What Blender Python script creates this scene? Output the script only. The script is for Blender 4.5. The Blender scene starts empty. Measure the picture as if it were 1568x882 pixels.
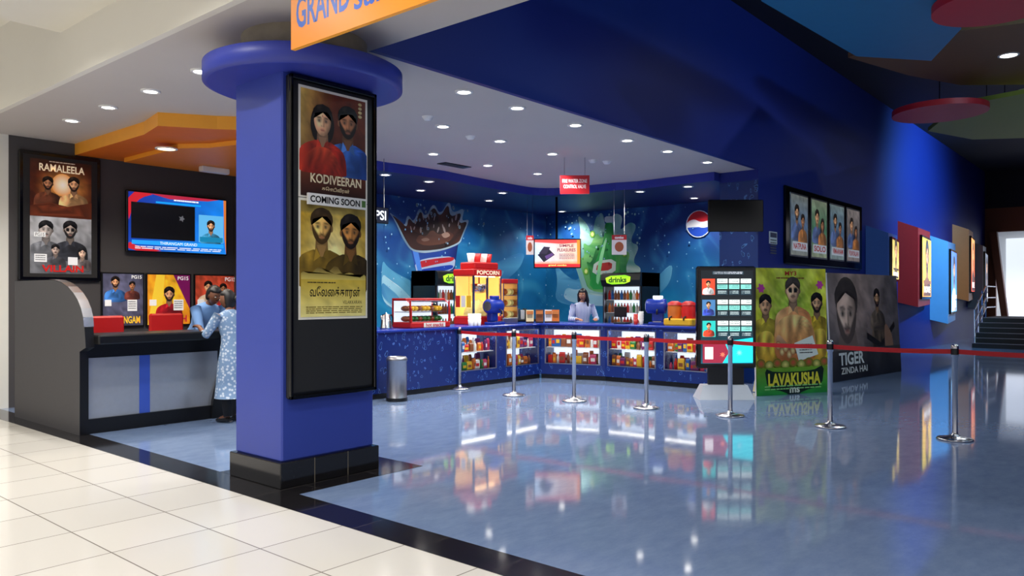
import bpy, math, random
from mathutils import Vector, Matrix, noise
random.seed(7)
sc=bpy.context.scene
try:
    sc.view_settings.view_transform='Standard'
    sc.view_settings.look='None'
except Exception as e: print(e)

# ---------------------------------------------------------------- survey helpers (plan coordinates, metres)
F=1206.0; HOR=462.0; EYE=1.5
A=math.radians(40.36); CO,SI=math.cos(A),math.sin(A)
def ray(u,v):
    t=(u-800)/F; return Vector((CO+SI*t, SI-CO*t, (HOR-v)/F))
def onX(u,v,X):
    r=ray(u,v); k=X/r.x; return Vector((X,k*r.y,EYE+k*r.z))
def onY(u,v,Y):
    r=ray(u,v); k=Y/r.y; return Vector((k*r.x,Y,EYE+k*r.z))
def onZ(u,v,z):
    r=ray(u,v); k=(z-EYE)/r.z; return Vector((k*r.x,k*r.y,z))
def atD(u,v,d):
    r=ray(u,v); return Vector((d*r.x,d*r.y,EYE+d*r.z))

# ---------------------------------------------------------------- materials
def lin(c):
    out=[]
    for v in c[:3]:
        v=max(0,min(255,v))/255.0
        out.append(v/12.92 if v<=0.04045 else ((v+0.055)/1.055)**2.4)
    return (out[0],out[1],out[2],1.0)
MATS={}
def nm(name):
    m=bpy.data.materials.new(name); m.use_nodes=True
    nt=m.node_tree; b=nt.nodes['Principled BSDF']
    return m,nt,b
def M(name,col=(128,128,128),rough=.5,metal=0,em=0,var=.06,scale=6,bump=0,emcol=None,spec=None):
    if name in MATS: return MATS[name]
    m,nt,b=nm(name); L=nt.links
    tc=nt.nodes.new('ShaderNodeTexCoord'); n=nt.nodes.new('ShaderNodeTexNoise')
    n.inputs['Scale'].default_value=scale; n.inputs['Detail'].default_value=3
    L.new(tc.outputs['Object'],n.inputs['Vector'])
    mx=nt.nodes.new('ShaderNodeMix'); mx.data_type='RGBA'
    c=lin(col)
    mx.inputs['A'].default_value=tuple(x*(1-var) for x in c[:3])+(1,)
    mx.inputs['B'].default_value=tuple(min(1,x*(1+var)) for x in c[:3])+(1,)
    L.new(n.outputs['Fac'],mx.inputs['Factor'])
    L.new(mx.outputs['Result'],b.inputs['Base Color'])
    b.inputs['Roughness'].default_value=rough; b.inputs['Metallic'].default_value=metal
    if spec is not None: b.inputs['Specular IOR Level'].default_value=spec
    if em>0:
        b.inputs['Emission Color'].default_value=lin(emcol or col); b.inputs['Emission Strength'].default_value=em
    if bump>0:
        bp=nt.nodes.new('ShaderNodeBump'); bp.inputs['Strength'].default_value=bump; bp.inputs['Distance'].default_value=.02
        L.new(n.outputs['Fac'],bp.inputs['Height']); L.new(bp.outputs['Normal'],b.inputs['Normal'])
    MATS[name]=m; return m
def Mcol(name,em=0,rough=.45,base=1.0):
    if name in MATS: return MATS[name]
    m,nt,b=nm(name); a=nt.nodes.new('ShaderNodeAttribute'); a.attribute_name='Col'
    if em>0:
        b.inputs['Base Color'].default_value=(.02,.02,.02,1)
        nt.links.new(a.outputs['Color'],b.inputs['Emission Color']); b.inputs['Emission Strength'].default_value=em
    else: nt.links.new(a.outputs['Color'],b.inputs['Base Color'])
    b.inputs['Roughness'].default_value=rough
    MATS[name]=m; return m
Mcol('print',0,.35); Mcol('print_matte',0,.5); Mcol('screen',1.25,.2); Mcol('lightbox',1.6,.3); Mcol('lightbox_bright',2.1,.3); Mcol('print_glow',.35,.3)
nt=MATS['print_glow'].node_tree; nt.links.new(nt.nodes['Attribute'].outputs['Color'],nt.nodes['Principled BSDF'].inputs['Base Color'])

M('blue_paint',(44,58,160),.45,var=.05,scale=1.2)
M('column_blue',(50,68,162),.4,var=.05,scale=2)
M('wall_blue',(26,42,128),.5,var=.08,scale=.8,spec=.3)
M('soffit_navy',(22,30,92),.5)
M('charcoal',(70,68,70),.6,var=.05)
M('black',(14,14,16),.35); M('black_gloss',(10,10,12),.12); M('blackmatte',(26,26,28),.6)
M('white_paint',(226,226,220),.6,var=.02); M('ceil_white',(226,223,214),.8,var=.02,scale=2)
M('ceil_grey',(196,190,186),.75,var=.03,scale=2)
M('ceil_dark',(13,14,32),.7)
M('orange',(240,136,24),.45); M('orange_deep',(226,112,22),.5); M('orange_light',(250,170,50),.45)
M('orange_brown',(120,58,22),.5)
M('steel',(200,200,205),.22,metal=1); M('steel_br',(170,170,176),.35,metal=1,scale=40,var=.1)
M('silver_paint',(205,208,214),.3,metal=.35)
M('concrete',(150,140,120),.9,var=.25,scale=9,bump=.8)
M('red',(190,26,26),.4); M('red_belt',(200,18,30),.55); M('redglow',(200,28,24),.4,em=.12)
M('white',(235,235,235),.4); M('cream',(240,225,180),.5)
M('granite_black',(30,29,30),.12,var=.5,scale=60)
M('lamp_on',(255,250,240),.4,em=14); M('lamp_warm',(255,214,150),.4,em=9)
M('warm_inside',(255,190,100),.6,em=1.1,scale=7,var=.4); M('cool_inside',(225,240,255),.5,em=1.0,scale=5,var=.25)
M('teal_paint',(40,120,168),.5); M('brown_paint',(124,86,52),.6); M('olive_paint',(140,152,62),.6); M('red_paint',(190,34,46),.5)
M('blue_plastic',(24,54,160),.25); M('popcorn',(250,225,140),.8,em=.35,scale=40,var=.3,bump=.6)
M('skin',(120,76,54),.5); M('skin_light',(176,120,90),.5); M('hair',(18,14,14),.45,scale=60,var=.4)
M('shoe',(20,18,18),.4); M('trouser_black',(16,16,20),.8); M('shirt_blue',(110,150,205),.8)
M('lip',(120,45,45),.5); M('eye_white',(235,232,228),.2); M('grey_panel',(190,194,200),.3,metal=.6,scale=20)
M('blue_film',(60,90,190),.35); M('dark_wood',(60,34,20),.5); M('corridor_glow',(225,232,245),.5,em=.9)

def floor_blue():
    m,nt,b=nm('floor_blue'); L=nt.links
    tc=nt.nodes.new('ShaderNodeTexCoord'); mp=nt.nodes.new('ShaderNodeMapping'); mp.inputs['Scale'].default_value=(1.2,2.6,1)
    mp.inputs['Rotation'].default_value=(0,0,.5)
    n=nt.nodes.new('ShaderNodeTexNoise'); n.inputs['Scale'].default_value=3.5; n.inputs['Detail'].default_value=8; n.inputs['Roughness'].default_value=.7
    L.new(tc.outputs['Object'],mp.inputs['Vector']); L.new(mp.outputs['Vector'],n.inputs['Vector'])
    cr=nt.nodes.new('ShaderNodeValToRGB'); cr.color_ramp.elements[0].position=.35; cr.color_ramp.elements[1].position=.68
    cr.color_ramp.elements[0].color=lin((112,132,168)); cr.color_ramp.elements[1].color=lin((127,147,180))
    L.new(n.outputs['Fac'],cr.inputs['Fac']); L.new(cr.outputs['Color'],b.inputs['Base Color'])
    n2=nt.nodes.new('ShaderNodeTexNoise'); n2.inputs['Scale'].default_value=.9; n2.inputs['Detail'].default_value=1
    L.new(tc.outputs['Object'],n2.inputs['Vector'])
    bp=nt.nodes.new('ShaderNodeBump'); bp.inputs['Strength'].default_value=.018; bp.inputs['Distance'].default_value=.02
    L.new(n2.outputs['Fac'],bp.inputs['Height']); L.new(bp.outputs['Normal'],b.inputs['Normal'])
    b.inputs['Roughness'].default_value=.06; b.inputs['Specular IOR Level'].default_value=.62
    MATS['floor_blue']=m
floor_blue()
def tile(name,c1,c2,grout,size,rough,off=(0,0)):
    m,nt,b=nm(name); L=nt.links
    tc=nt.nodes.new('ShaderNodeTexCoord'); mp=nt.nodes.new('ShaderNodeMapping'); mp.inputs['Location'].default_value=(off[0],off[1],0)
    br=nt.nodes.new('ShaderNodeTexBrick'); br.offset=0; br.squash=1
    br.inputs['Scale'].default_value=1; br.inputs['Brick Width'].default_value=size; br.inputs['Row Height'].default_value=size
    br.inputs['Mortar Size'].default_value=.0045; br.inputs['Mortar Smooth'].default_value=.1
    br.inputs['Color1'].default_value=lin(c1); br.inputs['Color2'].default_value=lin(c2); br.inputs['Mortar'].default_value=lin(grout)
    L.new(tc.outputs['Object'],mp.inputs['Vector']); L.new(mp.outputs['Vector'],br.inputs['Vector']); L.new(br.outputs['Color'],b.inputs['Base Color'])
    b.inputs['Roughness'].default_value=rough; MATS[name]=m
tile('tile_white',(224,220,212),(217,213,205),(136,130,122),.6,.14,(.48,.1))
tile('tile_black',(26,25,27),(34,32,33),(70,66,64),.6,.1,(0,.2))
def drops(name,base,edge,sc_):
    m,nt,b=nm(name); L=nt.links
    tc=nt.nodes.new('ShaderNodeTexCoord'); n=nt.nodes.new('ShaderNodeTexNoise'); n.inputs['Scale'].default_value=5
    ad=nt.nodes.new('ShaderNodeMixRGB'); ad.inputs['Fac'].default_value=.22
    mp=nt.nodes.new('ShaderNodeMapping'); mp.inputs['Scale'].default_value=(1.5,1.5,.75); mp.inputs['Rotation'].default_value=(.4,.5,.2)
    v=nt.nodes.new('ShaderNodeTexVoronoi'); v.inputs['Scale'].default_value=sc_
    L.new(tc.outputs['Object'],ad.inputs['Color1']); L.new(tc.outputs['Object'],n.inputs['Vector']); L.new(n.outputs['Color'],ad.inputs['Color2'])
    L.new(ad.outputs['Color'],mp.inputs['Vector']); L.new(mp.outputs['Vector'],v.inputs['Vector'])
    cr=nt.nodes.new('ShaderNodeValToRGB'); e=cr.color_ramp.elements
    e[0].position=.0; e[0].color=lin(tuple(int(base[i]*.5+edge[i]*.5) for i in range(3))); e[1].position=1; e[1].color=lin(base)
    for p,c in ((.10,base),(.20,tuple(int(x*.7) for x in base)),(.26,edge),(.31,base),(.4,base)):
        k=e.new(p); k.color=lin(c)
    L.new(v.outputs['Distance'],cr.inputs['Fac']); L.new(cr.outputs['Color'],b.inputs['Base Color'])
    b.inputs['Roughness'].default_value=.25; MATS[name]=m
drops('drop_blue',(20,42,112),(80,124,205),10); drops('drop_pier',(20,50,112),(74,130,196),7)
def floral():
    m,nt,b=nm('floral'); L=nt.links
    tc=nt.nodes.new('ShaderNodeTexCoord'); v=nt.nodes.new('ShaderNodeTexVoronoi'); v.inputs['Scale'].default_value=26
    cr=nt.nodes.new('ShaderNodeValToRGB'); e=cr.color_ramp.elements
    e[0].position=.25; e[0].color=lin((200,210,222)); e[1].position=.45; e[1].color=lin((120,148,182))
    L.new(tc.outputs['Object'],v.inputs['Vector']); L.new(v.outputs['Distance'],cr.inputs['Fac']); L.new(cr.outputs['Color'],b.inputs['Base Color'])
    b.inputs['Roughness'].default_value=.85; MATS['floral']=m
floral()
def stripes():
    m,nt,b=nm('stripe_shirt'); L=nt.links
    tc=nt.nodes.new('ShaderNodeTexCoord'); v=nt.nodes.new('ShaderNodeTexWave'); v.inputs['Scale'].default_value=14; v.inputs['Distortion'].default_value=.5
    cr=nt.nodes.new('ShaderNodeValToRGB'); e=cr.color_ramp.elements
    e[0].position=.4; e[0].color=lin((70,100,170)); e[1].position=.6; e[1].color=lin((225,228,235))
    L.new(tc.outputs['Object'],v.inputs['Vector']); L.new(v.outputs['Fac'],cr.inputs['Fac']); L.new(cr.outputs['Color'],b.inputs['Base Color'])
    b.inputs['Roughness'].default_value=.85; MATS['stripe_shirt']=m
stripes()
def clear():
    m,nt,b=nm('clear_glass'); L=nt.links
    t=nt.nodes.new('ShaderNodeBsdfTransparent'); g=nt.nodes.new('ShaderNodeBsdfGlossy'); g.inputs['Roughness'].default_value=.03
    fr=nt.nodes.new('ShaderNodeLayerWeight'); fr.inputs['Blend'].default_value=.12
    mx=nt.nodes.new('ShaderNodeMixShader'); L.new(fr.outputs['Fresnel'],mx.inputs['Fac']); L.new(t.outputs[0],mx.inputs[1]); L.new(g.outputs[0],mx.inputs[2])
    L.new(mx.outputs[0],nt.nodes['Material Output'].inputs['Surface']); MATS['clear_glass']=m
clear()

# ---------------------------------------------------------------- mesh builder
class MB:
    def __init__(s,M4=None):
        s.v=[];s.f=[];s.m=[];s.c=[];s.sm=[];s.M=M4 or Matrix.Identity(4)
    def add(s,vs,fs,mat,smooth=False,cols=None):
        o=len(s.v)
        s.v+= [tuple(s.M@Vector(p)) for p in vs]
        for f in fs:
            s.f.append([o+i for i in f]); s.m.append(mat); s.sm.append(smooth)
            s.c.append([cols[i] for i in f] if cols else None)
    def box(s,x0,x1,y0,y1,z0,z1,mat):
        vs=[(x,y,z) for z in (z0,z1) for y in (y0,y1) for x in (x0,x1)]
        s.add(vs,[(0,2,3,1),(4,5,7,6),(0,1,5,4),(2,6,7,3),(0,4,6,2),(1,3,7,5)],mat)
    def bbox(s,x0,x1,y0,y1,z0,z1,mat,b=.01):
        b=min(b,(x1-x0)/3,(y1-y0)/3,(z1-z0)/3)
        def oct_(i,z):
            a0,a1,c0,c1=x0+i,x1-i,y0+i,y1-i
            return [(a0+b,c0,z),(a1-b,c0,z),(a1,c0+b,z),(a1,c1-b,z),(a1-b,c1,z),(a0+b,c1,z),(a0,c1-b,z),(a0,c0+b,z)]
        R=[oct_(b*.7,z0),oct_(0,z0+b),oct_(0,z1-b),oct_(b*.7,z1)]
        vs=[p for r in R for p in r]; fs=[tuple(range(7,-1,-1)),tuple(range(24,32))]
        for k in range(3):
            for i in range(8): fs.append((k*8+i,k*8+(i+1)%8,(k+1)*8+(i+1)%8,(k+1)*8+i))
        s.add(vs,fs,mat)
    def prism(s,poly,z0,z1,mat,side=None):
        n=len(poly); vs=[(p[0],p[1],z0) for p in poly]+[(p[0],p[1],z1) for p in poly]
        s.add(vs,[tuple(range(n-1,-1,-1)),tuple(range(n,2*n))],mat)
        s.add(vs,[(i,(i+1)%n,n+(i+1)%n,n+i) for i in range(n)],side or mat)
    def lathe(s,prof,mat,c=(0,0,0),seg=24,axis='z',smooth=True):
        vs=[];fs=[]
        for r,h in prof:
            for i in range(seg):
                a=2*math.pi*i/seg; x,y=r*math.cos(a),r*math.sin(a)
                p={'z':(x,y,h),'x':(h,x,y),'y':(x,h,y)}[axis]
                vs.append((c[0]+p[0],c[1]+p[1],c[2]+p[2]))
        for k in range(len(prof)-1):
            for i in range(seg): fs.append((k*seg+i,k*seg+(i+1)%seg,(k+1)*seg+(i+1)%seg,(k+1)*seg+i))
        s.add(vs,fs,mat,smooth)
        s.add(vs,[tuple(range(seg)),tuple(range((len(prof)-1)*seg,len(prof)*seg))],mat,False)
    def tube(s,pts,rad,mat,seg=10,caps=True,flat=1.0):
        pts=[Vector(p) for p in pts]; n=len(pts)
        if not isinstance(rad,(list,tuple)): rad=[rad]*n
        vs=[];fs=[]; ref=None
        for k,p in enumerate(pts):
            t=(pts[min(k+1,n-1)]-pts[max(k-1,0)]).normalized()
            if ref is None: ref=Vector((0,0,1)) if abs(t.z)<.9 else Vector((1,0,0))
            a=(ref-t*ref.dot(t)).normalized(); b=t.cross(a); ref=a
            for i in range(seg):
                th=2*math.pi*i/seg; q=p+(a*math.cos(th)*flat+b*math.sin(th))*rad[k]; vs.append(tuple(q))
        for k in range(n-1):
            for i in range(seg): fs.append((k*seg+i,k*seg+(i+1)%seg,(k+1)*seg+(i+1)%seg,(k+1)*seg+i))
        if caps: fs+=[tuple(range(seg)),tuple(range((n-1)*seg,n*seg))]
        s.add(vs,fs,mat,True)
    def ball(s,c,r,mat,seg=16,rings=10,fn=None):
        if not isinstance(r,(tuple,list)): r=(r,r,r)
        vs=[];fs=[]
        for j in range(rings+1):
            ph=math.pi*j/rings
            for i in range(seg):
                th=2*math.pi*i/seg
                d=Vector((math.sin(ph)*math.cos(th),math.sin(ph)*math.sin(th),math.cos(ph)))
                k=fn(d) if fn else Vector((1,1,1))
                vs.append((c[0]+d.x*r[0]*k[0],c[1]+d.y*r[1]*k[1],c[2]+d.z*r[2]*k[2]))
        for j in range(rings):
            for i in range(seg): fs.append((j*seg+i,(j+1)*seg+i,(j+1)*seg+(i+1)%seg,j*seg+(i+1)%seg))
        s.add(vs,fs,mat,True)
    def loft(s,rings,mat,seg=24,caps=True,T=None):
        vs=[];fs=[]
        for r in rings:
            xo=r[4] if len(r)>4 else 0
            for i in range(seg):
                a=2*math.pi*i/seg; p=Vector((xo+r[1]*math.cos(a),r[3]+r[2]*math.sin(a),r[0]))
                if T: p=T(p)
                vs.append(tuple(p))
        n=len(rings)
        for k in range(n-1):
            for i in range(seg): fs.append((k*seg+i,k*seg+(i+1)%seg,(k+1)*seg+(i+1)%seg,(k+1)*seg+i))
        if caps: fs+=[tuple(range(seg)),tuple(range((n-1)*seg,n*seg))]
        s.add(vs,fs,mat,True)
    def build(s,name,parent=None,bevel=0,origin=None):
        if origin is None:
            xs=[p[0] for p in s.v];ys=[p[1] for p in s.v];zs=[p[2] for p in s.v]
            origin=((min(xs)+max(xs))/2,(min(ys)+max(ys))/2,min(zs))
        me=bpy.data.meshes.new(name)
        me.from_pydata([(p[0]-origin[0],p[1]-origin[1],p[2]-origin[2]) for p in s.v],[],s.f)
        names=[]
        for x in s.m:
            if x not in names: names.append(x)
        for x in names: me.materials.append(MATS[x])
        idx={x:i for i,x in enumerate(names)}
        for p,mm,sm in zip(me.polygons,s.m,s.sm): p.material_index=idx[mm]; p.use_smooth=sm
        if any(s.c):
            at=me.color_attributes.new('Col','FLOAT_COLOR','CORNER')
            data=[]
            for p,c in zip(s.f,s.c):
                if c:
                    for q in c: data+=list(q)
                else: data+=[1,1,1,1]*len(p)
            at.data.foreach_set('color',data)
        me.update()
        ob=bpy.data.objects.new(name,me); ob.location=origin; sc.collection.objects.link(ob)
        if parent: ob.parent=parent
        return ob
def empty(name,loc=(0,0,0)):
    e=bpy.data.objects.new(name,None); e.location=loc; e.empty_display_size=.1; sc.collection.objects.link(e); return e

TXT={}
def textmesh(t,off=0.0):
    k=(t,off)
    if k in TXT: return TXT[k]
    cu=bpy.data.curves.new('t','FONT'); cu.body=t; cu.size=1; cu.resolution_u=3; cu.offset=off
    ob=bpy.data.objects.new('t',cu); sc.collection.objects.link(ob)
    dg=bpy.context.evaluated_depsgraph_get(); dg.update()
    me=bpy.data.meshes.new_from_object(ob.evaluated_get(dg))
    vs=[(v.co.x,v.co.y) for v in me.vertices]; fs=[tuple(p.vertices) for p in me.polygons]
    bpy.data.objects.remove(ob); bpy.data.curves.remove(cu); bpy.data.meshes.remove(me)
    TXT[k]=(vs,fs); return TXT[k]
def chaikin(p,it=2):
    for _ in range(it):
        q=[]
        for i in range(len(p)):
            a,b=p[i],p[(i+1)%len(p)]
            q.append((a[0]*.78+b[0]*.22,a[1]*.78+b[1]*.22)); q.append((a[0]*.22+b[0]*.78,a[1]*.22+b[1]*.78))
        p=q
    return p
def mixc(a,b,t): t=max(0,min(1,t)); return tuple(a[i]+(b[i]-a[i])*t for i in range(3))
def scl(c,k): return tuple(max(0,min(255,v*k)) for v in c)
G=lambda q:math.exp(-q)

class Canvas:
    """flat artwork printed on a panel: x right, y down; 100 units = panel width"""
    def __init__(s,mb,o,ux,w,h,mat='print',up=(0,0,1),lift=.001,step=.0005):
        s.mb=mb;s.o=Vector(o);s.ux=Vector(ux).normalized();s.up=Vector(up).normalized();s.n=s.ux.cross(s.up)
        s.k=w/100.0;s.W=100.0;s.H=h/s.k;s.mat=mat;s.z=lift;s.step=step;s.seed=random.uniform(0,99)
    def P(s,x,y): return tuple(s.o+s.ux*(x*s.k)-s.up*(y*s.k)+s.n*s.z)
    def at(s,u,v):
        r=ray(u,v); c=Vector((0,0,EYE)); n=s.n; t=(s.o-c).dot(n)/r.dot(n); p=c+r*t-s.o
        return p.dot(s.ux)/s.k,-p.dot(s.up)/s.k
    def col(s,c,x,y):
        if callable(c): return lin(c(x,y))
        return lin(c)
    def poly(s,pts,c,mat=None):
        s.z+=s.step
        s.mb.add([s.P(*p) for p in pts],[tuple(range(len(pts)))],mat or s.mat,False,[s.col(c,*p) for p in pts])
    def rect(s,x0,y0,x1,y1,c,mat=None): s.poly([(x0,y0),(x1,y0),(x1,y1),(x0,y1)],c,mat)
    def bg(s,fn,nx=10,ny=14,x0=0,y0=0,x1=None,y1=None,mat=None,nz=.12):
        x1=s.W if x1 is None else x1; y1=s.H if y1 is None else y1; s.z+=s.step
        if nz and nx<31: nx,ny=nx*2,ny*2
        vs=[];cs=[];fs=[]
        for j in range(ny+1):
            for i in range(nx+1):
                a,b=i/nx,j/ny; x=x0+(x1-x0)*a; y=y0+(y1-y0)*b
                k=1+nz*(noise.noise(Vector((x*.09,y*.09,s.seed)))+.6*noise.noise(Vector((x*.3,y*.3,s.seed))))
                vs.append(s.P(x,y)); cs.append(lin(scl(fn(a,b),k)))
        for j in range(ny):
            for i in range(nx): q=j*(nx+1)+i; fs.append((q,q+1,q+nx+2,q+nx+1))
        s.mb.add(vs,fs,mat or s.mat,False,cs)
    def patch(s,pts,fn,n=10):
        s.z+=s.step
        cx=sum(p[0] for p in pts)/len(pts); cy=sum(p[1] for p in pts)/len(pts); m=len(pts)
        vs=[(cx,cy)]
        for k in range(1,n+1):
            for p in pts: vs.append((cx+(p[0]-cx)*k/n,cy+(p[1]-cy)*k/n))
        fs=[(0,1+i,1+(i+1)%m) for i in range(m)]
        for k in range(n-1):
            for i in range(m): fs.append((1+k*m+i,1+k*m+(i+1)%m,1+(k+1)*m+(i+1)%m,1+(k+1)*m+i))
        s.mb.add([s.P(*p) for p in vs],fs,s.mat,False,[lin(fn(*p)) for p in vs])
    def ell(s,x,y,rx,ry,c,c2=None,rot=0,seg=22,a0=0,a1=2*math.pi,mat=None):
        s.z+=s.step
        pts=[];
        full=abs(a1-a0-2*math.pi)<1e-6
        for i in range(seg+(0 if full else 1)):
            a=a0+(a1-a0)*i/seg; px,py=rx*math.cos(a),ry*math.sin(a)
            pts.append((x+px*math.cos(rot)-py*math.sin(rot),y+px*math.sin(rot)+py*math.cos(rot)))
        if c2 is None: s.z-=s.step; s.poly(pts,c,mat); return
        vs=[s.P(x,y)]+[s.P(*p) for p in pts]; n=len(pts)
        s.mb.add(vs,[(0,1+i,1+(i+1)%n) for i in range(n if full else n-1)],mat or s.mat,False,[lin(c)]+[s.col(c2,*p) for p in pts])
    def text(s,t,x0,y0,x1,y1,c,off=0.0,mat=None):
        vs,fs=textmesh(t,off)
        if not vs: return
        s.z+=s.step
        a0=min(p[0] for p in vs);a1=max(p[0] for p in vs);b0=min(p[1] for p in vs);b1=max(p[1] for p in vs)
        q=[(x0+(p[0]-a0)/(a1-a0)*(x1-x0), y1-(p[1]-b0)/(b1-b0)*(y1-y0)) for p in vs]
        s.mb.add([s.P(*p) for p in q],fs,mat or s.mat,False,[s.col(c,*p) for p in q])
    def lines(s,x0,y0,x1,y1,n,c,frac=.45):
        hgt=(y1-y0)/n
        for i in range(n):
            x=x0; y=y0+i*hgt
            while x<x1-1:
                w=random.uniform(.04,.16)*(x1-x0); w=min(w,x1-x); s.z-=s.step; s.rect(x,y,x+w*.85,y+hgt*frac,c); x+=w
        s.z+=s.step
    def splash(s,x,y,r0,r1,c,n=14,sx=1,sy=1,seed=1,c2=None):
        rd=random.Random(seed); pts=[]
        for i in range(n*4):
            a=2*math.pi*i/(n*4); k=i%4
            r=(rd.uniform(.75,1)*r1 if k==0 else (r0*rd.uniform(1.0,1.2) if k in(1,3) else r0*rd.uniform(.7,.95)))
            pts.append((x+math.cos(a)*r*sx,y+math.sin(a)*r*sy))
        s.z+=s.step
        vs=[s.P(x,y)]+[s.P(*p) for p in pts]; m=len(pts)
        s.mb.add(vs,[(0,1+i,1+(i+1)%m) for i in range(m)],s.mat,False,[lin(c)]+[lin(c2 or c)]*m)
    def face(s,x,y,rx,ry,skin,hair,beard=False,mous=True,fem=False,glass=False,n=20):
        sd=random.uniform(0,50)
        def fc(a,b):
            r=math.hypot(a,b)
            k=1.16-.26*a-.08*b-.30*max(0,r-.6)/.4+.08*noise.noise(Vector((a*3,b*3,sd)))
            k+=.16*G(((a+.05)/.10)**2+((b-.08)/.26)**2)+.14*G(((a+.38)/.22)**2+((b-.2)/.18)**2)+.1*G((a/.4)**2+((b+.6)/.2)**2)
            k-=.25*G(((a-.15)/.07)**2+((b-.12)/.22)**2)
            c=scl(skin,k)
            for ex in(-.40,.40):
                c=mixc(c,scl(skin,.35),.65*G(((a-ex)/.22)**2+((b+.07)/.11)**2))
                c=mixc(c,(215,205,195),.45*G(((abs(a-ex)-.11)/.05)**2+((b+.06)/.045)**2))
                c=mixc(c,(10,8,8),.95*G(((a-ex)/.085)**2+((b+.06)/.07)**2))
                c=mixc(c,hair,.9*G((((a-ex)/.27)**4)+((b+.27-.1*abs(a-ex))/.05)**2))
                c=mixc(c,scl(skin,.3),.7*G(((a-ex*.32)/.06)**2+((b-.33)/.04)**2))
            if beard:
                q=(b-.30)+.8*a*a-.45*G((a/.28)**2+((b-.52)/.16)**2)
                c=mixc(c,hair,.92*max(0,min(1,(q-.14)*6)))
            c=mixc(c,(165,70,62) if fem else (140,76,64),.85*G((a/.25)**4+((b-.57)/.06)**2))
            c=mixc(c,(60,26,24),.7*G((a/.24)**4+((b-.56)/.018)**2))
            if mous and not fem: c=mixc(c,hair,.95*G((a/.38)**4+((b-.43-.12*abs(a))/.07)**2))
            if fem: c=mixc(c,(170,20,20),.9*G((a/.05)**2+((b+.42)/.05)**2))
            if glass:
                for ex in(-.4,.4): c=mixc(c,(12,12,14),.95 if ((a-ex)/.3)**4+((b+.06)/.17)**4<1 else 0)
            return c
        s.z+=s.step; vs=[];cs=[];fs=[]
        for j in range(n+1):
            for i in range(n+1):
                p=2*i/n-1; q=2*j/n-1
                a=p*math.sqrt(max(0,1-q*q/2)); b=q*math.sqrt(max(0,1-p*p/2))
                jaw=1-.12*max(0,b); vs.append(s.P(x+a*rx*jaw,y+b*ry)); cs.append(lin(fc(a,b)))
        for j in range(n):
            for i in range(n): k=j*(n+1)+i; fs.append((k,k+1,k+n+2,k+n+1))
        s.mb.add(vs,fs,s.mat,False,cs)
    def bust(s,x,y,r,skin,hair,shirt,fem=False,beard=False,mous=True,shirt2=None,glass=False):
        dk=scl(skin,.6)
        sh2=shirt2 or scl(shirt,.5); sd=random.uniform(0,50)
        cl=lambda L:[(min(99,max(1,a)),min(s.H-1,b)) for a,b in L]
        if fem: s.ell(x,y+.3*r,1.2*r,1.75*r,scl(hair,1.8),hair)
        else: s.ell(x,y-.5*r,.98*r,.98*r,hair)
        L=[(x-2.5*r,y+4.6*r),(x-2.45*r,y+3.2*r),(x-2.2*r,y+2.4*r),(x-1.6*r,y+1.95*r),(x-.5*r,y+1.55*r),(x,y+2.0*r),(x+.5*r,y+1.55*r),(x+1.6*r,y+1.95*r),(x+2.2*r,y+2.4*r),(x+2.45*r,y+3.2*r),(x+2.5*r,y+4.6*r)]
        s.poly([(x-.5*r,y+.6*r),(x+.5*r,y+.6*r),(x+.58*r,y+1.7*r),(x,y+2.4*r),(x-.58*r,y+1.7*r)],dk)
        def sf(a,b):
            t=.5+.45*(a-x)/(2.0*r); f=noise.noise(Vector((a/r*1.6,b/r*.7,sd)))
            return scl(mixc(shirt,sh2,t),1.05+.55*f)
        s.patch(cl(chaikin(L,1)),sf,5)
        s.poly([(x-.42*r,y+1.3*r),(x+.42*r,y+1.3*r),(x+.1*r,y+2.15*r),(x-.1*r,y+2.15*r)],scl(skin,.72))
        s.poly(cl([(x-.5*r,y+1.5*r),(x-.12*r,y+2.1*r),(x-.7*r,y+2.5*r)]),scl(shirt,1.15)); s.poly(cl([(x+.5*r,y+1.5*r),(x+.12*r,y+2.1*r),(x+.7*r,y+2.5*r)]),scl(shirt,.8))
        if not fem: s.ell(x-.87*r,y+.05*r,.14*r,.26*r,scl(skin,.9)); s.ell(x+.87*r,y+.05*r,.14*r,.26*r,scl(skin,.6))
        s.face(x,y+.02*r,.86*r,1.2*r,skin,hair,beard,mous,fem,glass,20 if r>7 else 14)
        s.patch([(x-.90*r,y-.12*r),(x-1.0*r,y-.55*r),(x-.92*r,y-.95*r),(x-.6*r,y-1.3*r),(x,y-1.48*r),(x+.65*r,y-1.3*r),(x+.95*r,y-.9*r),(x+1.0*r,y-.55*r),(x+.9*r,y-.12*r),(x+.80*r,y-.55*r),(x+.45*r,y-.86*r),(x-.1*r,y-.80*r),(x-.76*r,y-.6*r)],lambda a,b:scl(mixc(hair,(120,105,95),max(0,.28*G(((a-x+.4*r)/(.3*r))**2+((b-y+1.1*r)/(.16*r))**2))),1+.4*noise.noise(Vector((a/r*6,b/r*2,sd)))),3)
SK=(200,144,104); SKD=(156,104,72); HR=(24,17,14)

# ================================================================= ROOM SHELL
HC=3.65; Y1=5.3; YB=11.8; XB=15.2; XF=3.03; XC=12.69; BT=.06
b=MB(); b.box(-9,3.12,-9,19,-.1,0,'tile_white'); b.build('floor_mall',origin=(0,0,0))
b=MB(); b.box(3.40,42,-9,YB,-.1,0,'floor_blue'); b.build('floor',origin=(0,0,0))
b=MB(); b.box(3.12,3.40,-9,19,-.1,.001,'tile_black')
b.box(3.40,4.67,5.0,6.15,-.1,.002,'tile_black'); b.build('trim_floor_border',origin=(0,0,0))

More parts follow.
